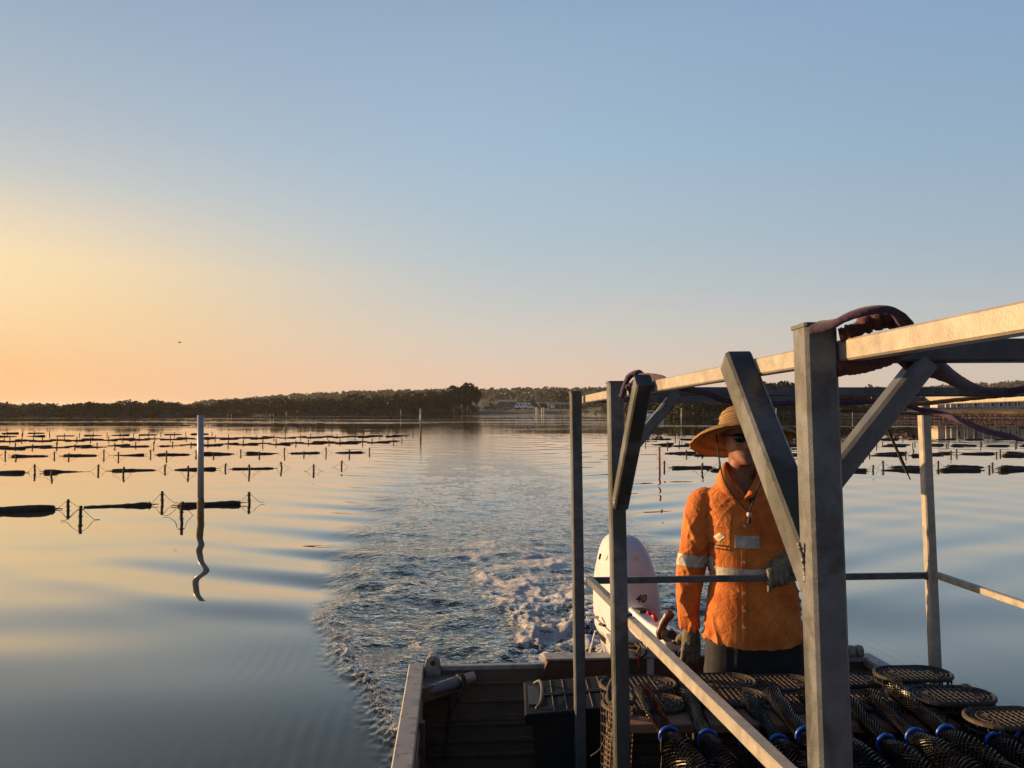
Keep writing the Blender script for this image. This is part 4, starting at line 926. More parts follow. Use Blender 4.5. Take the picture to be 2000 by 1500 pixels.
def tub():
    c = P(1090, 1395, 3.62); e = empty('lidded_tub', (c.x, c.y, .09), 'dark tub with a gridded grey lid by the left posts', 'tub')
    x0, x1 = P(1024, 1360, 3.6).x, P(1205, 1360, 3.6).x; yf, yb = 3.48, 3.90; zt = P(1024, 1391, 3.48).z; rot = .105
    def T(x, y, z): return Vector((x, y + (x - x0) * rot, z - .012 + (x - x0) * .05))
    mb = MB(); mb.ring_loft([[T(x0 + .03 + i, yf + .02 + i, z), T(x1 - .03 - i, yf + .02 + i, z), T(x1 - .03 - i, yb - .02 - i, z), T(x0 + .03 + i, yb - .02 - i, z)] for z, i in ((.09, .04), (zt - .04, 0))]); mb.build('bin', M['black_rubber'], e)
    mb = MB(); mb.ring_loft([[T(x0 + i, yf + i, z), T(x1 - i, yf + i, z), T(x1 - i, yb - i, z), T(x0 + i, yb - i, z)] for z, i in ((zt - .045, .004), (zt - .006, 0), (zt, .008))]); lid = mb.build('lid', M['box'], e)
    g = MB(); n = 6
    for k in range(1, n): x = x0 + .07 + (x1 - x0 - .07) * k / n; g.bar(T(x, yf + .02, zt + .001), T(x, yb - .02, zt + .001), .004, .007, UX, .001)
    g.build('moulding', M['box_line'], lid)
    g = MB(); ym = (yf + yb) / 2
    for dy in (-.008, .012): g.bar(T(x0 + .08, ym + dy, zt + .002), T(x1 - .02, ym + dy, zt + .002), .010, .010, UX, .002)
    g.build('centre_groove', M['black_rubber'], lid)
    g = MB(); g.tube(spline([T(x0 + .05, yb - .06, zt + .01), T(x0 + .075, yb - .10, zt + .03), T(x0 + .08, ym, zt + .03), T(x0 + .07, yf + .08, zt + .02), T(x0 + .05, yf + .05, zt + .005)], 5), .007, 8); g.build('handle', M['box_line'], e, smooth=True)
    g = MB(); g.box(T(x0 + .045, ym, zt + .003), .05, .24, .012); g.build('handle_recess', M['black_rubber'], lid)
tub()

# ------------------------------------------------------------------ oyster gear under the frame
def stadium(a, b, n=10):
    """outline of an oval with straight sides; a half length, b half width"""
    s_ = a - b; o = []
    for k in range(n + 1): t = -math.pi / 2 + math.pi * k / n; o.append((s_ + b * math.cos(t), b * math.sin(t)))
    for k in range(n + 1): t = math.pi / 2 + math.pi * k / n; o.append((-s_ + b * math.cos(t), b * math.sin(t)))
    return o
LA, LB = .150, .088
def lid_meshes(m):
    rim = MB(); out = stadium(LA, LB); rim.tube([(x, y, 0) for x, y in out] + [(out[0][0], out[0][1], 0)], .008, 6, cap=False)
    inn = stadium(LA - .035, LB - .035); rim.tube([(x, y, .001) for x, y in inn] + [(inn[0][0], inn[0][1], .001)], .0035, 5, cap=False)
    rm = rim.mesh('lid_rim'); rm.materials.append(m)
    g = MB(); s_ = LA - LB
    for y in np.linspace(-LB, LB, 8)[1:-1]:
        xe = s_ + (math.sqrt(max(LB ** 2 - y * y, 0)) if abs(y) > LB - .035 else 0) ; g.bar((-xe, y, 0), (xe, y, 0), .006, .006, ch=.001)
    for x in np.linspace(-s_, s_, 7): g.bar((x, -LB, .001), (x, LB, .001), .006, .006, ch=.001)
    for sg in (-1, 1):
        for k in range(1, 9):
            t = -math.pi / 2 + math.pi * k / 9; c, n = math.cos(t), math.sin(t)
            g.bar((sg * (s_ + .018 * c), .018 * n, .0), (sg * (s_ + LB * c), LB * n, 0), .0055, .006, ch=.001)
        for rr in (.020, .068): g.tube([(sg * (s_ + rr * math.cos(t)), rr * math.sin(t), .001) for t in np.linspace(-math.pi / 2, math.pi / 2, 10)], .0032, 5)
    gm = g.mesh('lid_grid'); gm.materials.append(m); return rm, gm
LIDS = {k: lid_meshes(M[k]) for k in ('lid', 'lid_dark')}
mb = MB(); out = stadium(LA * .985, LB * .985, 8); hh = .62; N = len(out)
for k in range(0, N): x, y = out[k]; mb.bar((x, y, -hh), (x, y, -.006), .005, .005, (1, 0, 0), .001)
for z in np.linspace(-hh, -.03, 16): mb.tube([(x, y, z) for x, y in out] + [(out[0][0], out[0][1], z)], .0032, 4, cap=False)
BODY = mb.mesh('basket_mesh'); BODY.materials.append(M['basket_body'])
mb = MB(); ins = stadium(LA * .9, LB * .88, 6); mb.ring_loft([[Vector((x, y, z)) for x, y in ins] for z in (-hh + .01, -.07)]); FILL = mb.mesh('oyster_fill'); FILL.materials.append(M['bag'])
def oval_basket(px, py, D, label, m='lid', yaw=.08, tilt=(0, 0), sx=1.0):
    p = P(px, py, D); e = empty('oval_basket', p, label, 'oyster basket', 'oval baskets standing in the punt'); e.rotation_euler = (tilt[0], tilt[1], yaw); e.scale = (sx, 1, 1)
    rm, gm = LIDS[m]; r_ = inst('lid_rim', rm, e); inst('lid_grid', gm, r_); inst('basket_mesh', BODY, e); f = inst('oyster_fill', FILL, e); f['kind'] = 'stuff'
for a in ((1246, 1336, 3.30, 'oval basket lid at the left end of the back row, behind the second post'), (1402, 1331, 3.34, 'oval basket lid in the back row left of the jeans'),
          (1518, 1334, 3.36, 'oval basket lid in the back row in front of the jeans', 'lid'), (1648, 1326, 3.40, 'oval basket lid in the back row half hidden by the big post', 'lid_dark'),
          (1783, 1316, 3.34, 'black oval basket lid in front of the far right post', 'lid_dark', .05), (1258, 1374, 3.02, 'oval basket lid left in the second row, behind the mid rail end', 'lid', .06),
          (1418, 1361, 3.10, 'pale oval basket lid in the second row below the jeans', 'lid', .04), (1562, 1372, 3.06, 'oval basket lid in the second row just left of the big post'),
          (1706, 1366, 3.08, 'oval basket lid in the second row just right of the big post'), (1856, 1358, 2.98, 'dark oval basket lid with a bright edge, right of the black one', 'lid_dark', .02),
          (1975, 1402, 2.80, 'oval basket lid at the right edge below the others', 'lid')):
    oval_basket(*a)
# second layer of plain lids hidden lower is not needed; planks across the stack
e = empty('stack_plank', (1.15, 2.93, .78), 'tan plank lying under the necks of the black mesh sleeves', 'plank')
mb = MB(); mb.bar(P(1216, 1408, 2.90), P(2010, 1406, 2.99), .17, .03, UX, .004); child(mb.build('board', M['plank'], None), e)
# mesh sleeves: narrow neck, blue ring, wide body
def sleeve_mesh(seed):
    g = random.Random(seed); prof = [(0, .034), (.04, .028), (.10, .030), (.22, .026), (.34, .024), (.385, .026), (.43, .040), (.50, .056), (.62, .060 + g.uniform(-.006, .006)), (.8, .064), (1.0, .058)]
    xs = [a for a, b in prof]; rs = [b for a, b in prof]; mb = MB(); nc = 20; ph = g.uniform(0, 6)
    def bend(t): return .016 * math.sin(5.2 * t + ph) * (t - .37), .020 * math.sin(4 * t + ph * 2) * abs(t - .37)
    for sg in (-1, 1):
        for k in range(nc):
            pts = []
            for i in range(71):
                t = i / 70; r = float(np.interp(t, xs, rs)) * (1 + .09 * mnoise.noise(Vector((t * 9 + seed, k * .0, 0))) + .05 * math.sin(3 * 2 * math.pi * k / nc + 7 * t + ph)); a = 2 * math.pi * k / nc + sg * t * 16
                bx, bz = bend(t); pts.append((r * math.cos(a) + bx, -t, r * .92 * math.sin(a) + bz + (.0012 if sg > 0 else -.0012)))
            mb.tube(pts, .0021, 4, cap=False)
    me = mb.mesh('mesh_sleeve'); me.materials.append(M['mesh_black']); return me
SLEEVES = [sleeve_mesh(k) for k in range(4)]
mb = MB(); mb.tube([(.029 * math.cos(a), -.37, .029 * math.sin(a)) for a in np.linspace(0, 6.283, 21)], .0062, 8, cap=False); BRING = mb.mesh('blue_ring'); BRING.materials.append(M['blue']); BRING.polygons.foreach_set('use_smooth', [True] * len(BRING.polygons))
mb = MB(); g = random.Random(3)
for i in range(60):
    t = .55 + .42 * g.random(); a = g.uniform(0, 6.28); r = .045 * math.sqrt(g.random()); c = Vector((r * math.cos(a), -t, r * math.sin(a) - .008)); s_ = .016
    d = [Vector((g.uniform(-1, 1), g.uniform(-1, 1), g.uniform(-1, 1))).normalized() * s_ for _ in range(4)]; mb.add([c + q for q in d], [(0, 1, 2), (0, 2, 3), (0, 3, 1), (1, 3, 2)])
OYS = mb.mesh('oysters'); OYS.materials.append(M['bag'])
RINGS = [(1306, 1437, 'leftmost black mesh sleeve, its blue ring right of the second post'), (1382, 1443, 'black mesh sleeve with its blue ring just left of the mid rail'), (1461, 1446, 'black mesh sleeve with its blue ring right above the mid rail'),
         (1521, 1453, 'black mesh sleeve with a blue ring midway between mid rail and big post'), (1573, 1438, 'black mesh sleeve with its blue ring touching the big post on the left'), (1650, 1448, 'black mesh sleeve hidden for the most part behind the big post'),
         (1731, 1452, 'first black mesh sleeve right of the big post'), (1788, 1441, 'second black mesh sleeve right of the big post'), (1848, 1434, 'third black mesh sleeve right of the big post, its blue ring highest'),
         (1943, 1449, 'fourth black mesh sleeve right of the big post'), (2003, 1440, 'black mesh sleeve with its blue ring cut by the right picture edge')]
for i, (px, py, lb) in enumerate(RINGS):
    g = random.Random(i); p = P(px, py, 2.72); yaw = g.uniform(-.05, .05) + .04 - (px - 1300) / 700 * .05
    e = empty('mesh_sleeve_bag', p, lb, 'oyster bag', 'black mesh sleeves with blue rings'); e.rotation_euler = (R(g.uniform(1.5, 5)), R(g.uniform(-40, 40)), yaw)
    for nm, me in (('mesh_sleeve', SLEEVES[(i * 3 + 1) % 4]), ('blue_ring', BRING), ('oysters', OYS)):
        o = inst(nm, me, e); o.location = (0, .37, 0)
        if nm == 'oysters': o['kind'] = 'stuff'
for px, ty in ((1292, .0), (1371, .01)):
    rope('thin_cord', [P(px, 1440, 2.70), P(px - 1, 1460, 2.69), P(px + 1, 1480, 2.69), P(px - 2, 1510, 2.68)], .0022, 'rope_tan', 'thin pale cord hanging from the ' + ('leftmost' if px < 1300 else 'second') + ' blue ring', 0, 4, 'cord')
# grey mesh tube standing left of the stack
def mesh_tube():
    c0 = P(1208, 1372, 2.93); e = empty('mesh_tube', (c0.x, c0.y, .3), 'silty square mesh tube standing by the second post', 'mesh tube')
    mb = MB(); r = .047
    def C(z): return Vector((c0.x + .008 * math.sin(z * 9), c0.y, z))
    for k in range(16):
        a = 2 * math.pi * k / 16; mb.tube([C(z) + Vector((r * (1 - .12 * (z > .80)) * math.cos(a), r * math.sin(a), 0)) for z in np.linspace(.25, .86, 12)], .0022, 4)
    for z in np.linspace(.25, .86, 34): mb.tube([C(z) + Vector((r * (1 - .12 * (z > .80)) * math.cos(a), r * math.sin(a), 0)) for a in np.linspace(0, 6.283, 17)], .0022, 4, cap=False)
    child(mb.build('mesh_wall', M['mesh_grey'], None), e)
    mb = MB(); mb.tube(spline([C(.88) + Vector((.045 * math.cos(a), .045 * math.sin(a), .008 * math.sin(3 * a))) for a in np.linspace(0, 6.283, 10)], 3), .010, 7, cap=False)
    mb.tube(spline([C(.87) + Vector((-.04, -.02, 0)), C(.92) + Vector((-.045, -.03, 0)), C(.955) + Vector((-.028, -.03, 0)), C(.93) + Vector((-.01, -.04, 0))], 4), .008, 7); child(mb.build('rope_collar', M['rope_dark'], None, smooth=True), e)
    mb = MB(); mb.tube(spline([P(1200, 1415, 2.86), P(1186, 1430, 2.85), P(1172, 1462, 2.85), P(1153, 1477, 2.86)], 5), .0022, 5); child(mb.build('loose_cord', M['rope_tan'], None), e)
mesh_tube()

e = empty('stiff_cord', P(1738, 848, 1.29), 'stiff black cord end pointing down from the side brace of the big post', 'cord')
mb = MB(); mb.tube(spline([P(1722, 812, 1.285), P(1738, 848, 1.29), P(1758, 893, 1.29), P(1778, 937, 1.285)], 5), [.0022] * 10 + [.0026] * 4 + [.001] * 2, 7); child(mb.build('cord', M['cord'], None, smooth=True), e)

# ------------------------------------------------------------------ outboard motor
def text_obj(name, s, size, m, loc, xdir, zdir, parent, shear=0.0, ext=.0006):
    cu = bpy.data.curves.new(name, 'FONT'); cu.body = s; cu.size = size; cu.align_x = 'CENTER'; cu.align_y = 'CENTER'; cu.extrude = ext; cu.shear = shear; cu.offset = size * .018
    tmp = bpy.data.objects.new('tmp', cu); COL.objects.link(tmp); dg = bpy.context.evaluated_depsgraph_get(); dg.update()
    me = bpy.data.meshes.new_from_object(tmp.evaluated_get(dg)); bpy.data.objects.remove(tmp)
    x = Vector(xdir).normalized(); z = Vector(zdir).normalized(); z = (z - x * z.dot(x)).normalized(); y = x.cross(z)
    me.transform(Matrix.Translation(loc) @ Matrix((x, z, x.cross(z))).transposed().to_4x4()); me.name = name; me.materials.clear()
    return link(name, me, m, parent)
def superellipse(c, x, y, a, b0, b1, n=28, p=2.8):
    """closed ring; a half width, b0 depth to the front (towards -y), b1 to the back"""
    o = []
    for k in range(n):
        t = 2 * math.pi * k / n; ct, st = math.cos(t), math.sin(t)
        u = math.copysign(abs(ct) ** (2 / p), ct) * a; v = math.copysign(abs(st) ** (2 / p), st); v *= b1 if v > 0 else b0
        o.append(c + x * u + y * v)
    return o
def build_motor():
    yaw = R(12); D = 4.60
    x = Vector((math.cos(yaw), math.sin(yaw), 0)); y = Vector((-math.sin(yaw), math.cos(yaw), 0)); zup = Vector((0, .03, 1))
    base = P(1228, 1250, D); e = empty('outboard_motor', (base.x, base.y, .62), 'white outboard motor with the figure 40 on its cowl', 'outboard motor')
    k = D / F
    def ring(py, hw, b0, b1, cx=None, p=2.7):
        cx = cx or float(np.interp(py, [1045, 1070, 1120, 1200], [1221, 1223, 1227, 1228]))
        return superellipse(P(cx, py, D), x, y, hw * k * .74, b0 * .9, b1 * .80, p=p)
    secs = [(1252, 63, .21, .37), (1238, 66.5, .225, .40), (1215, 68.5, .235, .42), (1185, 68.5, .235, .43), (1155, 67, .228, .43), (1130, 64.5, .215, .42), (1105, 60, .195, .40), (1085, 54.5, .170, .37), (1068, 47, .135, .33), (1056, 38, .09, .28), (1049, 27, .045, .22), (1045.5, 13, .01, .14)]
    mb = MB(); mb.ring_loft([ring(a, b, c, d, p=3.4 if a > 1120 else 2.8) for a, b, c, d in secs]); o = mb.build('cowl', M['white_paint'], e, smooth=True)
    sub = o.modifiers.new('sub', 'SUBSURF'); sub.levels = 1; sub.render_levels = 1
    sm = MB(); pts = []
    for t_ in np.linspace(0, 2 * math.pi, 41):
        ct, st = math.cos(t_), math.sin(t_); py = 1228 - 9 * ct * -1 - 10 * st; uu = math.copysign(abs(ct) ** (2 / 3.4), ct) * 68.2 * .74 * k * 1.004; vv = math.copysign(abs(st) ** (2 / 3.4), st); vv *= .330 if vv > 0 else .2095
        pts.append(P(1228, py, D) + x * uu + y * vv)
    sm.tube(pts, .0035, 6, cap=False); sm.build('split_line', M['black_print'], o)
    sm = MB(); q = [P(1228, py, D) - y * dd * .5 - x * hw_ * k * .76 for py, hw_, dd in ((1066, 34, .075), (1085, 46, .085), (1110, 54, .10), (1150, 60, .115), (1190, 62.5, .12))]
    sm.tube(spline(q, 5), .003, 6); sm.build('side_crease', M['grey_paint'], o)
    mb = MB(); mb.ring_loft([ring(a, b, c, d) for a, b, c, d in ((1256, 63.5, .212, .372), (1252.5, 64.5, .218, .378))]); mb.build('cowl_seam', M['black_print'], o)
    mb = MB(); mb.ring_loft([ring(a, b, c, d, cx) for a, b, c, d, cx in ((1312, 20, .06, .14, 1226), (1298, 27, .09, .17, 1226), (1286, 36, .12, .22, 1226), (1274, 48, .16, .28, 1226), (1262, 58, .19, .35, 1227), (1256.2, 61.5, .20, .365, 1228))]); o2 = mb.build('lower_cover', M['grey_paint'], e, smooth=True)
    mb = MB(); c = base; mb.ring_loft([superellipse(Vector((c.x, c.y + .06, z)), x, y, a, b, b * 1.6, 20) for z, a, b in ((-.55, .05, .09), (.05, .055, .10), (.30, .06, .11), (.47, .07, .13))]); mb.build('drive_leg', M['grey_paint'], e, smooth=True)
    mb = MB(); mb.ring_loft([superellipse(Vector((c.x, c.y + .12, -.48)) + y * s_, x, Vector((0, 0, 1)), r_, r_, r_, 16, 2) for s_, r_ in ((-.25, .015), (-.15, .055), (.1, .06), (.3, .04))]); mb.build('gear_case', M['grey_paint'], e, smooth=True)
    for j in range(3):
        a = j * 2.094; mb = MB(); hub = Vector((c.x, c.y + .12, -.48)) + y * .33; u = x * math.cos(a) + Vector((0, 0, 1)) * math.sin(a); v_ = x * -math.sin(a) + Vector((0, 0, 1)) * math.cos(a)
        mb.ring_loft([[hub + u * rr + v_ * w_ + y * (w_ * .5 + t_) for w_, t_ in ((-wd, -.003), (wd, -.003), (wd, .003), (-wd, .003))] for rr, wd in ((.03, .03), (.10, .07), (.16, .05), (.185, .01))]); mb.build('propeller_blade', M['chrome'], e)
    # clamp bracket over the transom
    mb = MB()
    for px in (1193, 1262):
        p = P(px, 1285, 4.36); mb.box((p.x, 4.33, .60), .035, .20, .20); mb.box((p.x, 4.24, .52), .035, .03, .26)
    mb.bar(P(1180, 1272, 4.40), P(1275, 1276, 4.40), .06, .025); mb.build('clamp_bracket', M['grey_paint'], e)
    mb = MB(); mb.bar(P(1186, 1268, 4.36), P(1206, 1271, 4.36), .02, .022); mb.bar(P(1189, 1268, 4.36), P(1188, 1292, 4.36), .02, .02); mb.bar(P(1175, 1294, 4.33), P(1222, 1295, 4.33), .05, .02); mb.build('tilt_lever', M['white_paint'], e)
    # print on the cowl front
    def front(px, py, off=.004):
        """point on the cowl's front skin below pixel column px"""
        i = [s_[0] for s_ in secs]
        u = 0.0; zz = py
        for _ in range(60):
            bb = float(np.interp(zz, i[::-1], [s_[2] for s_ in secs][::-1])) * .9; aa = float(np.interp(zz, i[::-1], [s_[1] for s_ in secs][::-1])) * k * .74
            v = bb * (1 - min(.999, abs(u / aa)) ** 3.4) ** (1 / 3.4); q = P(float(np.interp(zz, [1045, 1070, 1120, 1200], [1221, 1223, 1227, 1228])), zz, D) + x * u - y * (v + off)
            cur = 1000 + q.x / q.y * F; cy = HZ + (H - q.z) / q.y * F; u += (px - cur) / F * q.y * .7; zz += (py - cy) * .7
        return q
    text_obj('power_number', '40', .058, M['black_print'], front(1249, 1167), front(1262, 1167) - front(1236, 1167), (0, .06, 1), e, .28)
    mb = MB(); a, b = front(1238, 1089), front(1244.5, 1089); h_ = (front(1240, 1086) - front(1240, 1092))
    mb.add([a - h_ * .5, b - h_ * .5, b + h_ * .5, a + h_ * .5], [(0, 1, 2, 3)]); mb.build('yellow_badge', M['yellow_print'], o)
    mb = MB(); a, b = front(1245.5, 1089.5), front(1253, 1089.5); n_ = 3
    for j in range(n_):
        p0, p1 = a.lerp(b, (j + .1) / n_), a.lerp(b, (j + .75) / n_); mb.add([p0 - h_ * .4, p1 - h_ * .4, p1 + h_ * .4, p0 + h_ * .4], [(0, 1, 2, 3)])
    mb.build('grey_badge', M['grey_print'], o)
    mb = MB(); vv = [front(px_, py_, .004) for px_, py_ in ((1243, 1204), (1257, 1204), (1256, 1193), (1244, 1193))]; mb.add(vv, [(0, 1, 2, 3)]); mb.build('front_emblem', M['black_print'], o)
    for px, py in ((1172, 1086),):
        mb = MB(); q = P(px, py, D) - y * .02 - x * .004; mb.tube([q + zup * .014, q - zup * .016 + y * .02], .006, 6); mb.build('side_vent', M['black_rubber'], o)
    mb = MB(); q = P(1176, 1220, D - .18); mb.bar(P(1172, 1219, D - .14), P(1181, 1222, D - .19), .02, .012); mb.build('cowl_latch', M['black_rubber'], o2)
    mb = MB(); q = P(1156, 1206, D); mb.tube([q - x * .03, q + x * .04], .008, 8); mb.build('water_nozzle', M['white_paint'], o2)
    # tiller arm: white moulded arm reaching towards the helmsman, twist grip, shift lever
    t0, t1 = P(1246, 1222, 4.34), P(1316, 1252, 4.02); d = (t1 - t0).normalized(); sx = d.cross(Vector((0, 0, 1))).normalized(); sz = sx.cross(d)
    mb = MB(); rings = []
    for t, wd, hh_, dz in ((-.06, .05, .045, .05), (.0, .056, .062, .035), (.22, .058, .064, .015), (.5, .056, .058, 0), (.8, .052, .052, -.005), (.97, .046, .048, -.006), (1.0, .036, .04, -.006)):
        c = t0.lerp(t1, t) + sz * dz; rings.append([c + sx * wd * u + sz * hh_ * v for u, v in ((-.8, -1), (.8, -1), (1, -.75), (1, .55), (.75, 1), (-.75, 1), (-1, .55), (-1, -.75))])
    mb.ring_loft(rings); ta = mb.build('tiller_arm', M['white_paint'], e)
    bv = ta.modifiers.new('bev', 'BEVEL'); bv.width = .008; bv.segments = 2
    mb = MB(); q = t0.lerp(t1, .12) + sz * .088; mb.bar(q - sx * .03, q + sx * .03, .07, .012, sz); mb.build('display_panel', M['black_rubber'], ta)
    mb = MB(); q = P(1283, 1213, 4.15); mb.tube([q, q + Vector((-.02, .03, .035))], .012, 8); mb.tube([q + Vector((-.02, .03, .03)), q + Vector((-.045, .03, .036))], .010, 8); mb.build('kill_switch', M['red_plastic'], ta, smooth=True)
    mb = MB(); mb.tube(spline([P(1290, 1246, 4.00), P(1289, 1234, 3.99), P(1296, 1217, 3.985), P(1304, 1204, 3.98), P(1312, 1194, 3.98)], 5), [.017] * 4 + [.019] * 5 + [.021] * 6 + [.024] * 5 + [.017], 12); mb.build('shift_lever', M['grip'], ta, smooth=True)
    mb = MB(); mb.lathe([(.005, -.02), (.030, -.02), (.030, .02), (.005, .02)], P(1303, 1240, 3.97), 16, Matrix.Rotation(R(90), 3, 'X')); mb.build('pivot_disc', M['chrome'], ta)
    mb = MB(); mb.lathe([(.005, -.02), (.022, -.02), (.022, .02), (.005, .02)], P(1311, 1238, 3.965), 16, Matrix.Rotation(R(90), 3, 'X')); mb.build('pivot_disc', M['black_rubber'], ta)
    g0, g1 = P(1316, 1250, 4.0), P(1358, 1256, 3.90); mb = MB(); mb.tube([g0, g0.lerp(g1, .25)], .021, 14); mb.build('grip_ferrule', M['chrome'], e, smooth=True)
    mb = MB(); mb.tube([g0.lerp(g1, .25), g1], .019, 14); mb.build('twist_grip', M['black_rubber'], e, smooth=True)
    mb = MB()
    mb.tube(spline([P(1250, 1256, 4.30), P(1262, 1272, 4.22), P(1252, 1284, 4.2), P(1240, 1276, 4.25)], 6), .006, 7); mb.tube(spline([P(1318, 1266, 4.05), P(1326, 1290, 4.05), P(1342, 1312, 4.1), P(1346, 1330, 4.1)], 6), .009, 7)
    mb.tube(spline([P(1300, 1262, 4.10), P(1308, 1282, 4.12), P(1322, 1284, 4.12), P(1330, 1272, 4.1)], 6), .007, 7); mb.build('control_cable', M['black_rubber'], e, smooth=True)
    mb = MB(); mb.tube(spline([P(1248, 1262, 4.2), P(1250, 1275, 4.19), P(1247, 1290, 4.19), P(1249, 1303, 4.19)], 5), .005, 6); mb.build('kill_cord', M['red_plastic'], e, smooth=True)
    mb = MB()
    for j in range(3): mb.tube(spline([P(1240 + j * 4, 1258 + j * 3, 4.2), P(1250, 1263 + j * 5, 4.18), P(1246 - j * 2, 1270 + j * 3, 4.18)], 5), .004, 6)
    mb.build('loose_wire', M['rope_tan'], e, smooth=True)
    # telltale jet
    g = random.Random(2); mb = MB(); pts = [P(1163, 1232, 4.62), P(1159, 1245, 4.64), P(1155, 1262, 4.66), P(1152, 1275, 4.68), P(1151, 1290, 4.69)]
    mb.tube(spline(pts, 8), [g.uniform(.002, .0055) for _ in range(33)], 6); o = mb.build('water_jet', M['splash'], smooth=True); tag(o, 'thin jet of cooling water beside the motor', kind='stuff')
def splash_mat():
    m = bpy.data.materials.new('white_splash'); m.use_nodes = True; t = NT(m.node_tree); m.node_tree.nodes.clear()
    p = t.n('ShaderNodeBsdfPrincipled'); o = t.n('ShaderNodeOutputMaterial'); p.inputs['Base Color'].default_value = (.8, .8, .8, 1); p.inputs['Roughness'].default_value = .3
    t.l(p.outputs[0], o.inputs[0]); return m
M['splash'] = splash_mat()
build_motor()
def drops():
    """churned froth thrown up behind the transom and along the wash"""
    g = np.random.RandomState(4); N = 4200; v = []; f = []
    tet = np.array([(0, 0, 1), (.94, 0, -.33), (-.47, .82, -.33), (-.47, -.82, -.33)])
    for i in range(N):
        s_ = abs(g.normal(.0, 1.6)) + .25; q = .12 - .02 * s_ + g.normal(0, .33 + .05 * s_); c = ORG + AX * s_ + RX * q
        r = g.uniform(.003, .010); z = .02 + abs(g.normal(0, .055)) * math.exp(-s_ / 3)
        b = len(v); v += [(c.x + a[0] * r, c.y + a[1] * r, z + a[2] * r) for a in tet]; f += [(b, b + 1, b + 2), (b, b + 2, b + 3), (b, b + 3, b + 1), (b + 1, b + 3, b + 2)]
    for i in range(2200):
        s_ = g.uniform(-.3, 3.6); q = -(1.08 + .31 * max(s_, 0)) + g.normal(0, .055); c = ORG + AX * s_ + RX * q; r = g.uniform(.002, .008); z = .02 + abs(g.normal(0, .035))
        b = len(v); v += [(c.x + a[0] * r, c.y + a[1] * r, z + a[2] * r) for a in tet]; f += [(b, b + 1, b + 2), (b, b + 2, b + 3), (b, b + 3, b + 1), (b + 1, b + 3, b + 2)]
    me = bpy.data.meshes.new('spray'); me.from_pydata(v, [], f); me.update(); tag(link('spray', me, M['splash'], smooth=True), 'fine white spray over the wake', kind='stuff')
drops()

# ------------------------------------------------------------------ the helmsman
def remesh(objs, voxel, smooth_it=6, name='m', fac=.5):
    """join closed shapes into one continuous skin and return its mesh"""
    bm = bmesh.new()
    for mb in objs:
        me = mb.mesh('t'); bm.from_mesh(me); bpy.data.meshes.remove(me)
    bmesh.ops.recalc_face_normals(bm, faces=bm.faces)
    me = bpy.data.meshes.new(name); bm.to_mesh(me); bm.free()
    o = bpy.data.objects.new('tmp', me); COL.objects.link(o)
    r = o.modifiers.new('r', 'REMESH'); r.mode = 'VOXEL'; r.voxel_size = voxel
    if smooth_it:
        s_ = o.modifiers.new('s', 'SMOOTH'); s_.factor = fac; s_.iterations = smooth_it
    dg = bpy.context.evaluated_depsgraph_get(); dg.update(); out = bpy.data.meshes.new_from_object(o.evaluated_get(dg)); bpy.data.objects.remove(o); out.name = name; return out
def displace(me, fn):
    n = len(me.vertices); no = np.zeros(n * 3); me.vertices.foreach_get('normal', no); co = np.zeros(n * 3); me.vertices.foreach_get('co', co)
    co = co.reshape(-1, 3); no = no.reshape(-1, 3); d = np.array([fn(Vector(c), Vector(k)) for c, k in zip(co, no)])
    me.vertices.foreach_set('co', (co + no * d[:, None]).ravel()); me.update()
def ell(c, hx, d0, d1, n=24, p=2.3):
    return superellipse(c, Vector((1, 0, 0)), Vector((0, 1, 0)), hx, d0, d1, n, p)
def limb(pts, rad, n=14, flat=1.0):
    q = spline(pts, 6); rs = np.interp(np.linspace(0, len(pts) - 1, len(q)), range(len(pts)), rad)
    mb = MB(); mb.tube(q, list(rs), n); return mb
def patch(src, planes, test, off, name, m, parent, label=None, smooth=True):
    """a piece of cloth cut from a copy of the skin by planes and laid off its surface"""
    bm = bmesh.new(); bm.from_mesh(src); bm.normal_update()
    for co, no in planes:
        bmesh.ops.bisect_plane(bm, geom=bm.verts[:] + bm.edges[:] + bm.faces[:], plane_co=co, plane_no=no, clear_outer=True)
    kill = [f for f in bm.faces if not test(f.calc_center_median(), f.normal)]
    bmesh.ops.delete(bm, geom=kill, context='FACES'); bm.normal_update()
    for v in bm.verts: v.co += v.normal * off
    me = bpy.data.meshes.new(name); bm.to_mesh(me); bm.free(); me.materials.clear()
    o = link(name, me, m, parent, smooth)
    so = o.modifiers.new('thick', 'SOLIDIFY'); so.thickness = off * .8; so.offset = -1
    if label: o['label'] = label
    return o
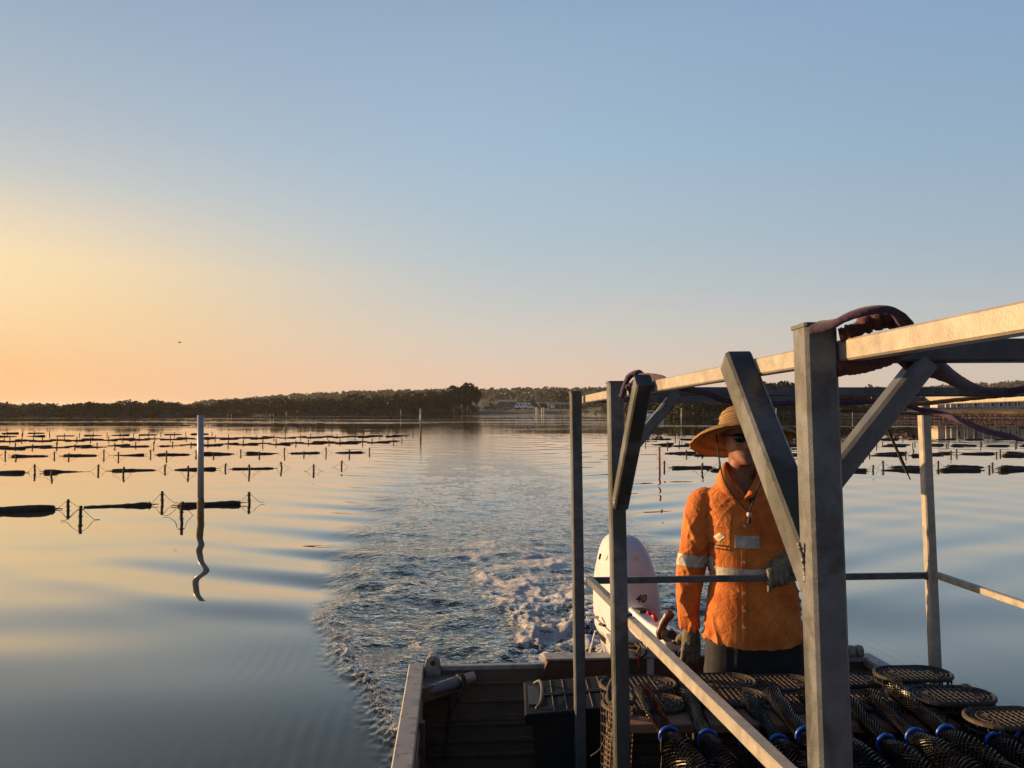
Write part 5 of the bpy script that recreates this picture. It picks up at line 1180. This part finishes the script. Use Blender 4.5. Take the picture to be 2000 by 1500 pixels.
def build_person():
    D = 3.75; k = D / F
    z = lambda py: P(1000, py, D).z
    X = lambda px: P(px, 1000, D).x
    # --- body: one continuous skin
    shapes = []
    t = MB(); t.ring_loft([ell(Vector((X((a + b) / 2), D + dy, z(py))), (b - a) / 2 * k, f0, f1) for py, a, b, f0, f1, dy in ((1310, 1395, 1530, .10, .12, 0), (1250, 1384, 1544, .115, .125, 0), (1180, 1392, 1536, .115, .115, 0), (1080, 1390, 1540, .125, .115, 0), (1000, 1384, 1546, .115, .11, 0), (955, 1405, 1520, .085, .09, .01), (935, 1425, 1495, .06, .07, .01))]); shapes.append(t)
    t = MB(); t.ring_loft([ell(Vector((X(1450), D + dy, z(py))), hw, f0, f1) for py, hw, f0, f1, dy in ((955, .066, .062, .066, .012), (925, .060, .060, .062, .010), (900, .058, .062, .064, .004), (880, .056, .060, .064, .0))]); shapes.append(t)
    # head
    hc = X(1450)
    prof = [(906, .026, .070, .0, -.034), (900, .044, .086, .02, -.02), (892, .056, .092, .055, -.008), (882, .064, .094, .080, 0), (870, .070, .092, .092, 0), (858, .073, .090, .100, 0), (846, .075, .090, .106, 0), (836, .076, .094, .108, 0), (827, .072, .088, .104, .0), (820, .062, .074, .090, .006), (815, .044, .050, .062, .012), (812, .022, .024, .030, .016)]
    t = MB(); t.ring_loft([ell(Vector((hc, D + dy, z(py))), hw, f0, f1, 28, 2.15) for py, hw, f0, f1, dy in prof]); shapes.append(t)
    nose = MB(); nz = Vector((hc, D - .088, 0)); nose.ring_loft([[Vector((hc + u * w_, D - .078 - dep * v, z(py))) for u, v in ((-1, 0), (-.5, .8), (0, 1), (.5, .8), (1, 0), (0, -.5))] for py, w_, dep in ((851, .010, .014), (862, .013, .026), (871, .018, .036), (876, .017, .022))]); shapes.append(nose)
    for py, w_, dep in ((884.5, .026, .0935), (889.5, .024, .0925)):
        l = MB(); l.tube([(hc + u * w_, D - dep + .012 * u * u, z(py)) for u in (-1, -.5, 0, .5, 1)], [.003, .0065, .0065, .0065, .003], 8); shapes.append(l)
    for sg in (-1, 1):
        ea = MB(); ea.ring_loft([[Vector((hc + sg * (.072 + t_), D + .012 + u * s_, z(858) + v * s_ * 1.6)) for u, v in ((-1, 0), (-.7, .7), (0, 1), (.7, .8), (1, .1), (.5, -.8), (-.2, -1), (-.7, -.6))] for t_, s_ in ((0, .012), (.012, .020), (.018, .017))]); shapes.append(ea)
    # legs under the jeans
    for cx in (1424, 1528):
        shapes.append(limb([P(cx, 1260, D), P(cx, 1330, D + .01), P(cx - 3, 1440, D - .005), P(cx - 4, 1585, D + .03)], [.088, .080, .055, .045]))
        t = MB(); t.ring_loft([ell(Vector((X(cx), D - .05, zz)), hw, f0, f1) for zz, hw, f0, f1 in ((.085, .045, .13, .11), (.12, .046, .12, .10), (.16, .04, .07, .07))]); shapes.append(t)
    # arms
    LSH, LEL, LWR = P(1374, 985, D + .02), P(1346, 1115, D + .06), P(1349, 1232, D + .10)
    RSH, REL, RWR = P(1540, 985, D + .02), P(1606, 1100, D - .10), P(1541, 1099, D - .14)
    for s_, e_, w_ in ((LSH, LEL, LWR), (RSH, REL, RWR)):
        shapes.append(limb([s_, s_.lerp(e_, .5), e_, e_.lerp(w_, .4), w_], [.052, .046, .040, .038, .027]))
    body = remesh(shapes, .0055, 5, 'person'); body.materials.append(M['skin'])
    root = link('person', body, None, None, True)
    tag(root, 'person in straw hat and orange work shirt steering at the stern', 'person')
    # --- shirt
    sh = []
    rows = [(936, 1418, 1486, .072, .075), (944, 1398, 1510, .092, .095), (958, 1378, 1532, .112, .112), (980, 1372, 1540, .128, .122), (1010, 1378, 1540, .137, .125), (1050, 1383, 1542, .140, .126), (1100, 1388, 1544, .142, .128), (1140, 1387, 1546, .146, .130), (1180, 1380, 1552, .150, .134), (1215, 1374, 1562, .155, .136), (1236, 1373, 1568, .158, .138)]
    t = MB(); rings = [ell(Vector((X((a + b) / 2), D, z(py))), (b - a) / 2 * k, f0, f1, 40, 2.25) for py, a, b, f0, f1 in rows]
    hem = []
    for p_ in ell(Vector((X(1468), D, z(1252))), 100 * k, .160, .138, 40, 2.25):
        u = (p_.x - X(1468)) / (100 * k); hem.append(Vector((p_.x, p_.y, p_.z - .022 * math.cos(u * 2.2) + .012)))
    t.ring_loft(rings[::1][::-1] and [hem] + rings[::-1]); sh.append(t)
    sh.append(limb([P(1392, 968, D + .01), P(1368, 985, D + .015), P(1357, 1050, D + .035), P(1348, 1110, D + .055), P(1344, 1165, D + .075), P(1346, 1226, D + .098)], [.052, .068, .066, .062, .060, .054], 20))
    sh.append(limb([P(1520, 965, D + .01), P(1545, 990, D + .015), P(1580, 1048, D - .05), P(1604, 1098, D - .10), P(1572, 1097, D - .12), P(1546, 1095, D - .135), P(1534, 1094, D - .14)], [.052, .068, .064, .060, .054, .046, .043], 20))
    shirt = remesh(sh, .0050, 5, 'shirt')
    g = Vector((3.1, 8.2, 1.7))
    def fold(c, n_):
        a = mnoise.noise(Vector((c.x * 9 + c.z * 5, c.y * 7, c.z * 3.0 - c.x * 4)) + g); b = mnoise.noise(Vector((c.x * 20 - c.z * 12, c.y * 14, c.z * 10)) + g * 2); c2 = mnoise.noise(c * 4 + g * 3)
        low = max(0, min(1, (1.45 - c.z) / .35)); sl = 1.0 if c.x < X(1384) else 0.0
        cr = lambda v, s_: max(0.0, 1 - s_ * abs(v)) ** 2
        d_ = mnoise.noise(Vector((c.x * 30 + c.z * 22, c.y * 16, c.z * 13 - c.x * 10)) + g * 4)
        mk = max(0.0, min(1.15, .70 + 1.7 * mnoise.noise(Vector((c.x * 4.5, c.y * 4.5, c.z * 3.5)) + g * 5)))
        h_ = mk * .0125 * cr(a, 2.6) * (.45 + .8 * low + .15 * sl) + mk * .0066 * cr(b, 3.0) * (.5 + .6 * low + .2 * sl) + mk * .0022 * cr(d_, 3.2)
        return h_ + c2 * .004 - .005
    displace(shirt, fold)
    # blouse the hem and cut the V at the neck by pushing the skin through
    bm = bmesh.new(); bm.from_mesh(shirt)
    va, vb, vc = Vector((X(1418), 0, z(917))), Vector((X(1484), 0, z(917))), Vector((X(1451.5), 0, z(979)))
    for a_, b_ in ((va, vc), (vb, vc)):
        d_ = (b_ - a_); no = Vector((d_.z, 0, -d_.x)).normalized(); bmesh.ops.bisect_plane(bm, geom=bm.verts[:] + bm.edges[:] + bm.faces[:], plane_co=a_, plane_no=no)
    def in_v(c):
        if c.y > D + .03 and c.z < z(922): return False
        def sgn(a_, b_): return (c.x - b_.x) * (a_.z - b_.z) - (a_.x - b_.x) * (c.z - b_.z)
        s3 = [sgn(va, vb), sgn(vb, vc), sgn(vc, va)]; return all(t_ > 0 for t_ in s3) or all(t_ < 0 for t_ in s3)
    bmesh.ops.delete(bm, geom=[f_ for f_ in bm.faces if in_v(f_.calc_center_median())], context='FACES'); bm.to_mesh(shirt); bm.free()
    shirt.materials.append(M['orange'])
    so = link('shirt', shirt, None, root, True)
    for sg in (-1, 1):                              # folded collar leaves
        cx_ = lambda v: 1451 + sg * (v - 1451) if sg > 0 else v
        mir = lambda v: 1451 + (1451 - v) if sg > 0 else v
        inn = spline([P(mir(1445), 903, D + .078), P(mir(1424), 902, D + .055), P(mir(1416), 905, D + .0), P(mir(1422), 922, D - .055), P(mir(1434), 948, D - .098), P(mir(1450), 977, D - .128)], 6)
        out = spline([P(mir(1443), 934, D + .105), P(mir(1412), 931, D + .078), P(mir(1400), 934, D + .0), P(mir(1401), 945, D - .065), P(mir(1413), 962, D - .112), P(mir(1431), 972, D - .136)], 6)
        mb = MB(); nI = len(inn); md = [a_.lerp(b_, .5) + Vector((sg * .004, -.008, .006)) for a_, b_ in zip(inn, out)]
        mb.add(inn + md + out, [(r_ * nI + i_, r_ * nI + i_ + 1, (r_ + 1) * nI + i_ + 1, (r_ + 1) * nI + i_) for r_ in (0, 1) for i_ in range(nI - 1)])
        co_ = mb.build('collar', M['orange'], so, True); sm = co_.modifiers.new('thick', 'SOLIDIFY'); sm.thickness = .004; sm.offset = 0
    front = lambda c, n_: n_.y < -.12
    NX, PX_, NZ, PZ = Vector((-1, 0, 0)), Vector((1, 0, 0)), Vector((0, 0, -1)), Vector((0, 0, 1))
    def rect(x0, x1, y0, y1, tilt=0.0):
        s_, c_ = math.sin(tilt), math.cos(tilt); d = D - .13; m_ = P((x0 + x1) / 2, (y0 + y1) / 2, d); u = Vector((c_, 0, s_)); v = Vector((-s_, 0, c_)); a = (x1 - x0) / 2 * d / F; b = (y1 - y0) / 2 * d / F
        return [(m_ - u * a, -u), (m_ + u * a, u), (m_ - v * b, -v), (m_ + v * b, v)]
    mid = lambda c, n_: X(1386) < c.x < X(1600)
    patch(shirt, rect(1437, 1483, 1047, 1071), front, .0030, 'chest_tape', M['tape'], so, 'pale reflective patch beside the buttons')
    patch(shirt, rect(1330, 1620, 1112, 1130), lambda c, n_: c.x > X(1388), .0030, 'waist_tape', M['tape'], so, 'dull reflective band round the waist')
    arm_n = (P(1346, 1165, D) - P(1352, 1050, D)).normalized()
    patch(shirt, [(P(1350, 1083, D), -arm_n), (P(1350, 1107, D), arm_n)], lambda c, n_: c.x < X(1389), .0030, 'sleeve_tape', M['tape'], so, 'reflective band round the left sleeve')
    patch(shirt, rect(1448.5, 1458, 978, 1250), front, .0022, 'button_placket', M['orange'], so)
    patch(shirt, rect(1391, 1430, 1003, 1032, -.10), front, .0050, 'pocket_flap', M['orange'], so)
    patch(shirt, rect(1392, 1429, 1034, 1076, -.04), lambda c, n_: n_.y < -.3 and c.x > X(1388), .0018, 'chest_pocket', M['orange'], so)
    patch(shirt, rect(1488, 1528, 1008, 1060, .04), lambda c, n_: n_.y < -.3 and c.x < X(1532), .0022, 'chest_pocket', M['orange'], so)
    patch(shirt, rect(1404, 1418, 1046, 1058, .75), front, .0028, 'emblem', M['grey_print'], so)
    patch(shirt, rect(1406, 1416, 1048, 1053, .75), front, .0036, 'emblem', M['yellow_print'], so)
    patch(shirt, rect(1400, 1427, 1067, 1070, -.04), front, .0028, 'embroidery', M['black_print'], so)
    patch(shirt, rect(1401, 1425, 1074, 1076.5, -.04), front, .0028, 'embroidery', M['black_print'], so)
    for py in (1027, 1062, 1098, 1158, 1193, 1225):
        mb = MB(); dd = 3.585 if py > 1100 else 3.60
        bvh_o = Vector((P(1453.5, py, 3.0))); dirv = (P(1453.5, py, 4.0) - bvh_o).normalized(); hit, loc, nn, _ = so.ray_cast(bvh_o, dirv) if False else (False, None, None, None)
        from mathutils.bvhtree import BVHTree
        if py == 1027: tree_ = BVHTree.FromPolygons([v.co.copy() for v in shirt.vertices], [tuple(p_.vertices) for p_ in shirt.polygons])
        loc, nn, _, _ = tree_.ray_cast(bvh_o, dirv)
        if loc is None: continue
        mb.lathe([(.0012, -.001), (.0058, -.001), (.0058, .002), (.0042, .0012), (.0012, .0012)], loc + nn * .0045, 14, Vector((0, 0, 1)).rotation_difference(nn).to_matrix()); mb.build('button', M['bead'], so)
    # --- jeans
    jn = []
    t = MB(); t.ring_loft([ell(Vector((X((a + b) / 2), D, z(py))), (b - a) / 2 * k, f0, f1, 28) for py, a, b, f0, f1 in ((1312, 1402, 1545, .110, .13), (1290, 1384, 1562, .120, .13), (1250, 1380, 1562, .122, .12), (1225, 1386, 1556, .115, .11))]); jn.append(t)
    for cx, sg in ((1421, -1), (1528, 1)): jn.append(limb([P(cx + 2, 1255, D), P(cx, 1320, D), P(cx - 1, 1400, D), P(cx - 2, 1470, D), P(cx - 3, 1578, D + .02)], [.104, .103, .088, .076, .070], 20))
    jm = remesh(jn, .009, 4, 'jeans'); displace(jm, lambda c, n_: .007 * (1 - 2.3 * abs(mnoise.noise(Vector((c.x * 10, c.y * 10, c.z * 7))))) - .002); jm.materials.append(M['denim']); link('jeans', jm, None, root, True)
    for cx in (1421, 1525):
        t = MB(); t.ring_loft([ell(Vector((X(cx), D - .05, zz)), hw, f0, f1, 20) for zz, hw, f0, f1 in ((.082, .056, .15, .13), (.11, .058, .15, .13), (.16, .055, .10, .11), (.30, .06, .06, .10))]); t.build('boot', M['black_rubber'], root, True)
    # --- gloves
    def hand(name, wrist, palm_c, fwd, upn, curl, thumb_dir, size=1.0, flip=1):
        """palm plus four fingers and a thumb; fwd = wrist to knuckles, upn = back of the hand"""
        fwd = fwd.normalized(); upn = (upn - fwd * upn.dot(fwd)).normalized(); side = fwd.cross(upn)
        s_ = [limb([wrist - fwd * .02, wrist + fwd * .015, palm_c], [.034, .033, .036], 14)]
        pm = MB(); pm.ring_loft([[palm_c + fwd * f_ + side * w_ * u + upn * h_ * v for u, v in ((-1, 0), (-.8, .8), (0, 1.1), (.8, .8), (1, 0), (.8, -.8), (0, -1), (-.8, -.8))] for f_, w_, h_ in ((-.045, .036, .018), (-.01, .043, .019), (.03, .046, .017), (.045, .044, .014))]); s_.append(pm)
        for j, (off, ln) in enumerate(((-.033, .9), (-.011, 1.0), (.011, .95), (.033, .78))):
            kn = palm_c + fwd * .040 + side * off * flip; a = 0.0; q = [kn - fwd * .02, kn]; cur = kn
            for seg, ang in zip((.040, .028, .022), curl[j] if isinstance(curl[0], (list, tuple)) else curl):
                a += ang; d = fwd * math.cos(a) - upn * math.sin(a); cur = cur + d * seg * ln; q.append(cur)
            s_.append(limb(q, [.0125, .0125, .0115, .0108, .0088], 12))
        td = thumb_dir; b0 = palm_c - fwd * .02 + td[0] * .036; s_.append(limb([palm_c - fwd * .03, b0, b0 + td[1] * .035, b0 + td[1] * .035 + td[2] * .028], [.016, .015, .0125, .0095], 12))
        me = remesh(s_, .0034, 3, name); me.transform(Matrix.Translation(palm_c) @ Matrix.Scale(size, 4) @ Matrix.Translation(-palm_c)); displace(me, lambda c, n_: .0022 * mnoise.noise(c * 70) + .0016 * mnoise.noise(c * 150)); me.materials.append(M['glove']); return link(name, me, None, root, True)
    # hand over the grab bar: wrist behind and above, fingers down in front of the bar
    bar = P(1518, 1129, 3.595)
    pc = Vector((bar.x, bar.y - .002, bar.z + .036)); fw = Vector((-.10, -.80, -.42))
    hand('glove', P(1536, 1094, 3.615), pc + Vector((.004, .020, .012)), fw, Vector((0, -.40, .90)), [[.75, .5, .2], [1.0, 1.2, .9], [1.05, 1.2, .9], [1.1, 1.2, .9]], (Vector((-1, 0, -.3)), Vector((-.55, -.15, -.8)), Vector((-.2, -.35, -.9))), 1.1, -1)
    # hand on the tiller grip
    gc = P(1346, 1255, 3.93)
    hand('glove', P(1349, 1230, 3.85), P(1350, 1251, 3.865), Vector((-.05, -.10, -1)), Vector((.25, -.95, .0)), [[.15, .55, .5], [.15, .6, .5], [.15, .6, .5], [.2, .6, .5]], (Vector((-1, .2, -.1)), Vector((-.4, .5, -.6)), Vector((.2, .6, -.6))), 1.1)
    # --- hat
    hp = P(1450, 846, D + .012); rotm = Matrix.Rotation(R(-19), 3, 'X') @ Matrix.Rotation(R(-1.5), 3, 'Y')
    prof_o = []
    for i in range(61):
        r_ = .104 + (.242 - .104) * i / 60; dz = -.024 * ((r_ - .104) / .138) ** 1.3 - (.012 * max(0, (r_ - .225) / .017)); prof_o.append((r_, dz + .0022 * math.sin(i * 2 * math.pi / 5)))
    crown = [(.004, .128), (.03, .126), (.058, .118), (.078, .106), (.091, .090), (.098, .060), (.102, .030), (.104, .006)]
    cr = []
    for (r0, z0), (r1_, z1_) in zip(crown[:-1], crown[1:]):
        for j in range(6): t_ = j / 6; cr.append((r0 + (r1_ - r0) * t_ + .0028 * math.sin(j * math.pi * 2 / 6), z0 + (z1_ - z0) * t_))
    outer = cr + prof_o; mb = MB(); n = 96
    rings = []
    def wav(a): return .010 * math.sin(2 * a + .6) + .006 * math.sin(3 * a + 1)
    for r_, dz in outer + [(r_ - .001, dz - .004) for r_, dz in outer[::-1]]:
        f_ = max(0, (r_ - .1) / .14); rings.append([hp + rotm @ Vector((r_ * 1.0 * math.cos(a), r_ * (1.05 if r_ < .1 else 1.0) * math.sin(a), dz + wav(a) * f_)) for a in [2 * math.pi * j / n for j in range(n)]])
    gj = random.Random(9)
    ne = len(outer)
    for j in range(n):
        jit = gj.uniform(-.004, .006)
        for r_i in (ne - 1, ne, ne - 2, ne + 1): v_ = rings[r_i][j] - hp; rings[r_i][j] = hp + v_ * (1 + jit / .24)
    mb.ring_loft(rings, cap=False); hat = mb.build('straw_hat', M['straw'], root, True)
    arc = [0.0]
    for (r0, z0), (r1_, z1_) in zip(outer[:-1], outer[1:]): arc.append(arc[-1] + math.hypot(r1_ - r0, z1_ - z0))
    arc2 = arc + arc[::-1]
    at = hat.data.attributes.new('braid', 'FLOAT', 'POINT'); at.data.foreach_set('value', np.repeat(np.array(arc2, dtype=np.float32), n))
    at = hat.data.attributes.new('turn', 'FLOAT', 'POINT'); at.data.foreach_set('value', np.tile((np.arange(n) * 2 * math.pi / n).astype(np.float32), len(arc2)))
    mb = MB(); a_ = [2 * math.pi * j / 40 for j in range(41)]
    mb.tube([hp + rotm @ Vector((.1055 * math.cos(a), .1105 * math.sin(a), .012)) for a in a_], 1, 6, sec=[(.006, .002), (.006, -.002), (0, -.0025), (-.006, -.002), (-.006, .002), (0, .0025)], up=(0, 0, 1), cap=False); mb.build('hat_band', M['strap_brown'], hat, True)
    mb = MB(); mb.tube(spline([P(1399, 848, D - .05), P(1402, 875, D - .085), P(1406, 905, D - .11), P(1414, 938, D - .135), P(1432, 968, D - .148), P(1452, 990, D - .155), P(1463, 1001, D - .158)], 6), .0034, 6)
    mb.tube(spline([P(1502, 852, D - .05), P(1496, 895, D - .09), P(1487, 935, D - .13), P(1476, 965, D - .15), P(1463, 1001, D - .158)], 6), .0034, 6); mb.build('chin_cord', M['cord'], hat, True)
    mb = MB(); mb.lathe([(.002, -.011), (.009, -.008), (.011, 0), (.009, .008), (.002, .011)], P(1463, 1005, D - .16), 14); mb.build('cord_bead', M['bead'], hat, True)
    mb = MB(); mb.tube(spline([P(1463, 1008, D - .16), P(1464, 1016, D - .161), P(1461, 1025, D - .162)], 4), [.005] * 3 + [.008] * 4 + [.004] * 2, 7); mb.build('cord_tail', M['cord'], hat, True)
    # --- sunglasses
    mb = MB()
    for sg in (-1, 1):
        c = Vector((hc + sg * .033, D - .094, z(854))); ring0 = []
        for t_, s_ in ((.0, 1.0), (-.006, .9)):
            ring0.append([c + Vector((u * .031 * s_, t_ + .010 * (u * sg) ** 2 * (1 if u * sg > 0 else .3), v * .021 * s_)) for u, v in ((-1, .3), (-.8, .9), (0, 1), (.8, .95), (1, .5), (.85, -.5), (.3, -1), (-.4, -.95), (-.85, -.4))])
        mb.ring_loft(ring0)
        mb.tube([c + Vector((sg * .029, .008, .008)), c + Vector((sg * .042, .04, .010)), c + Vector((sg * .045, .11, .006))], .0035, 6)
    mb.tube([Vector((hc - .008, D - .098, z(852))), Vector((hc + .008, D - .098, z(852)))], .004, 6); mb.build('sunglasses', M['lens'], root, True)
    # hair showing under the hat
    t = MB(); t.ring_loft([ell(Vector((hc, D + .022, z(py))), hw, f0, f1, 28, 2.15) for py, hw, f0, f1 in ((872, .070, .03, .085), (858, .0765, .05, .092), (842, .079, .072, .096), (828, .076, .070, .092), (818, .056, .05, .07), (813, .03, .02, .03))]); t.build('hair', M['hair'], root, True)
build_person()

# ------------------------------------------------------------------ morning haze
def build_haze(density=0.00014):
    m = bpy.data.materials.new('haze_air'); m.use_nodes = True; t = NT(m.node_tree); m.node_tree.nodes.clear()
    v = t.n('ShaderNodeVolumePrincipled'); o = t.n('ShaderNodeOutputMaterial'); v.inputs['Color'].default_value = (.86, .84, .80, 1); v.inputs['Density'].default_value = density; v.inputs['Anisotropy'].default_value = .25
    t.l(v.outputs[0], o.inputs['Volume'])
    mb = MB(); mb.box((0, 0, 18.5), 9000, 9000, 41); tag(mb.build('haze', m), 'thin warm morning haze over the far shore', kind='stuff')
build_haze()
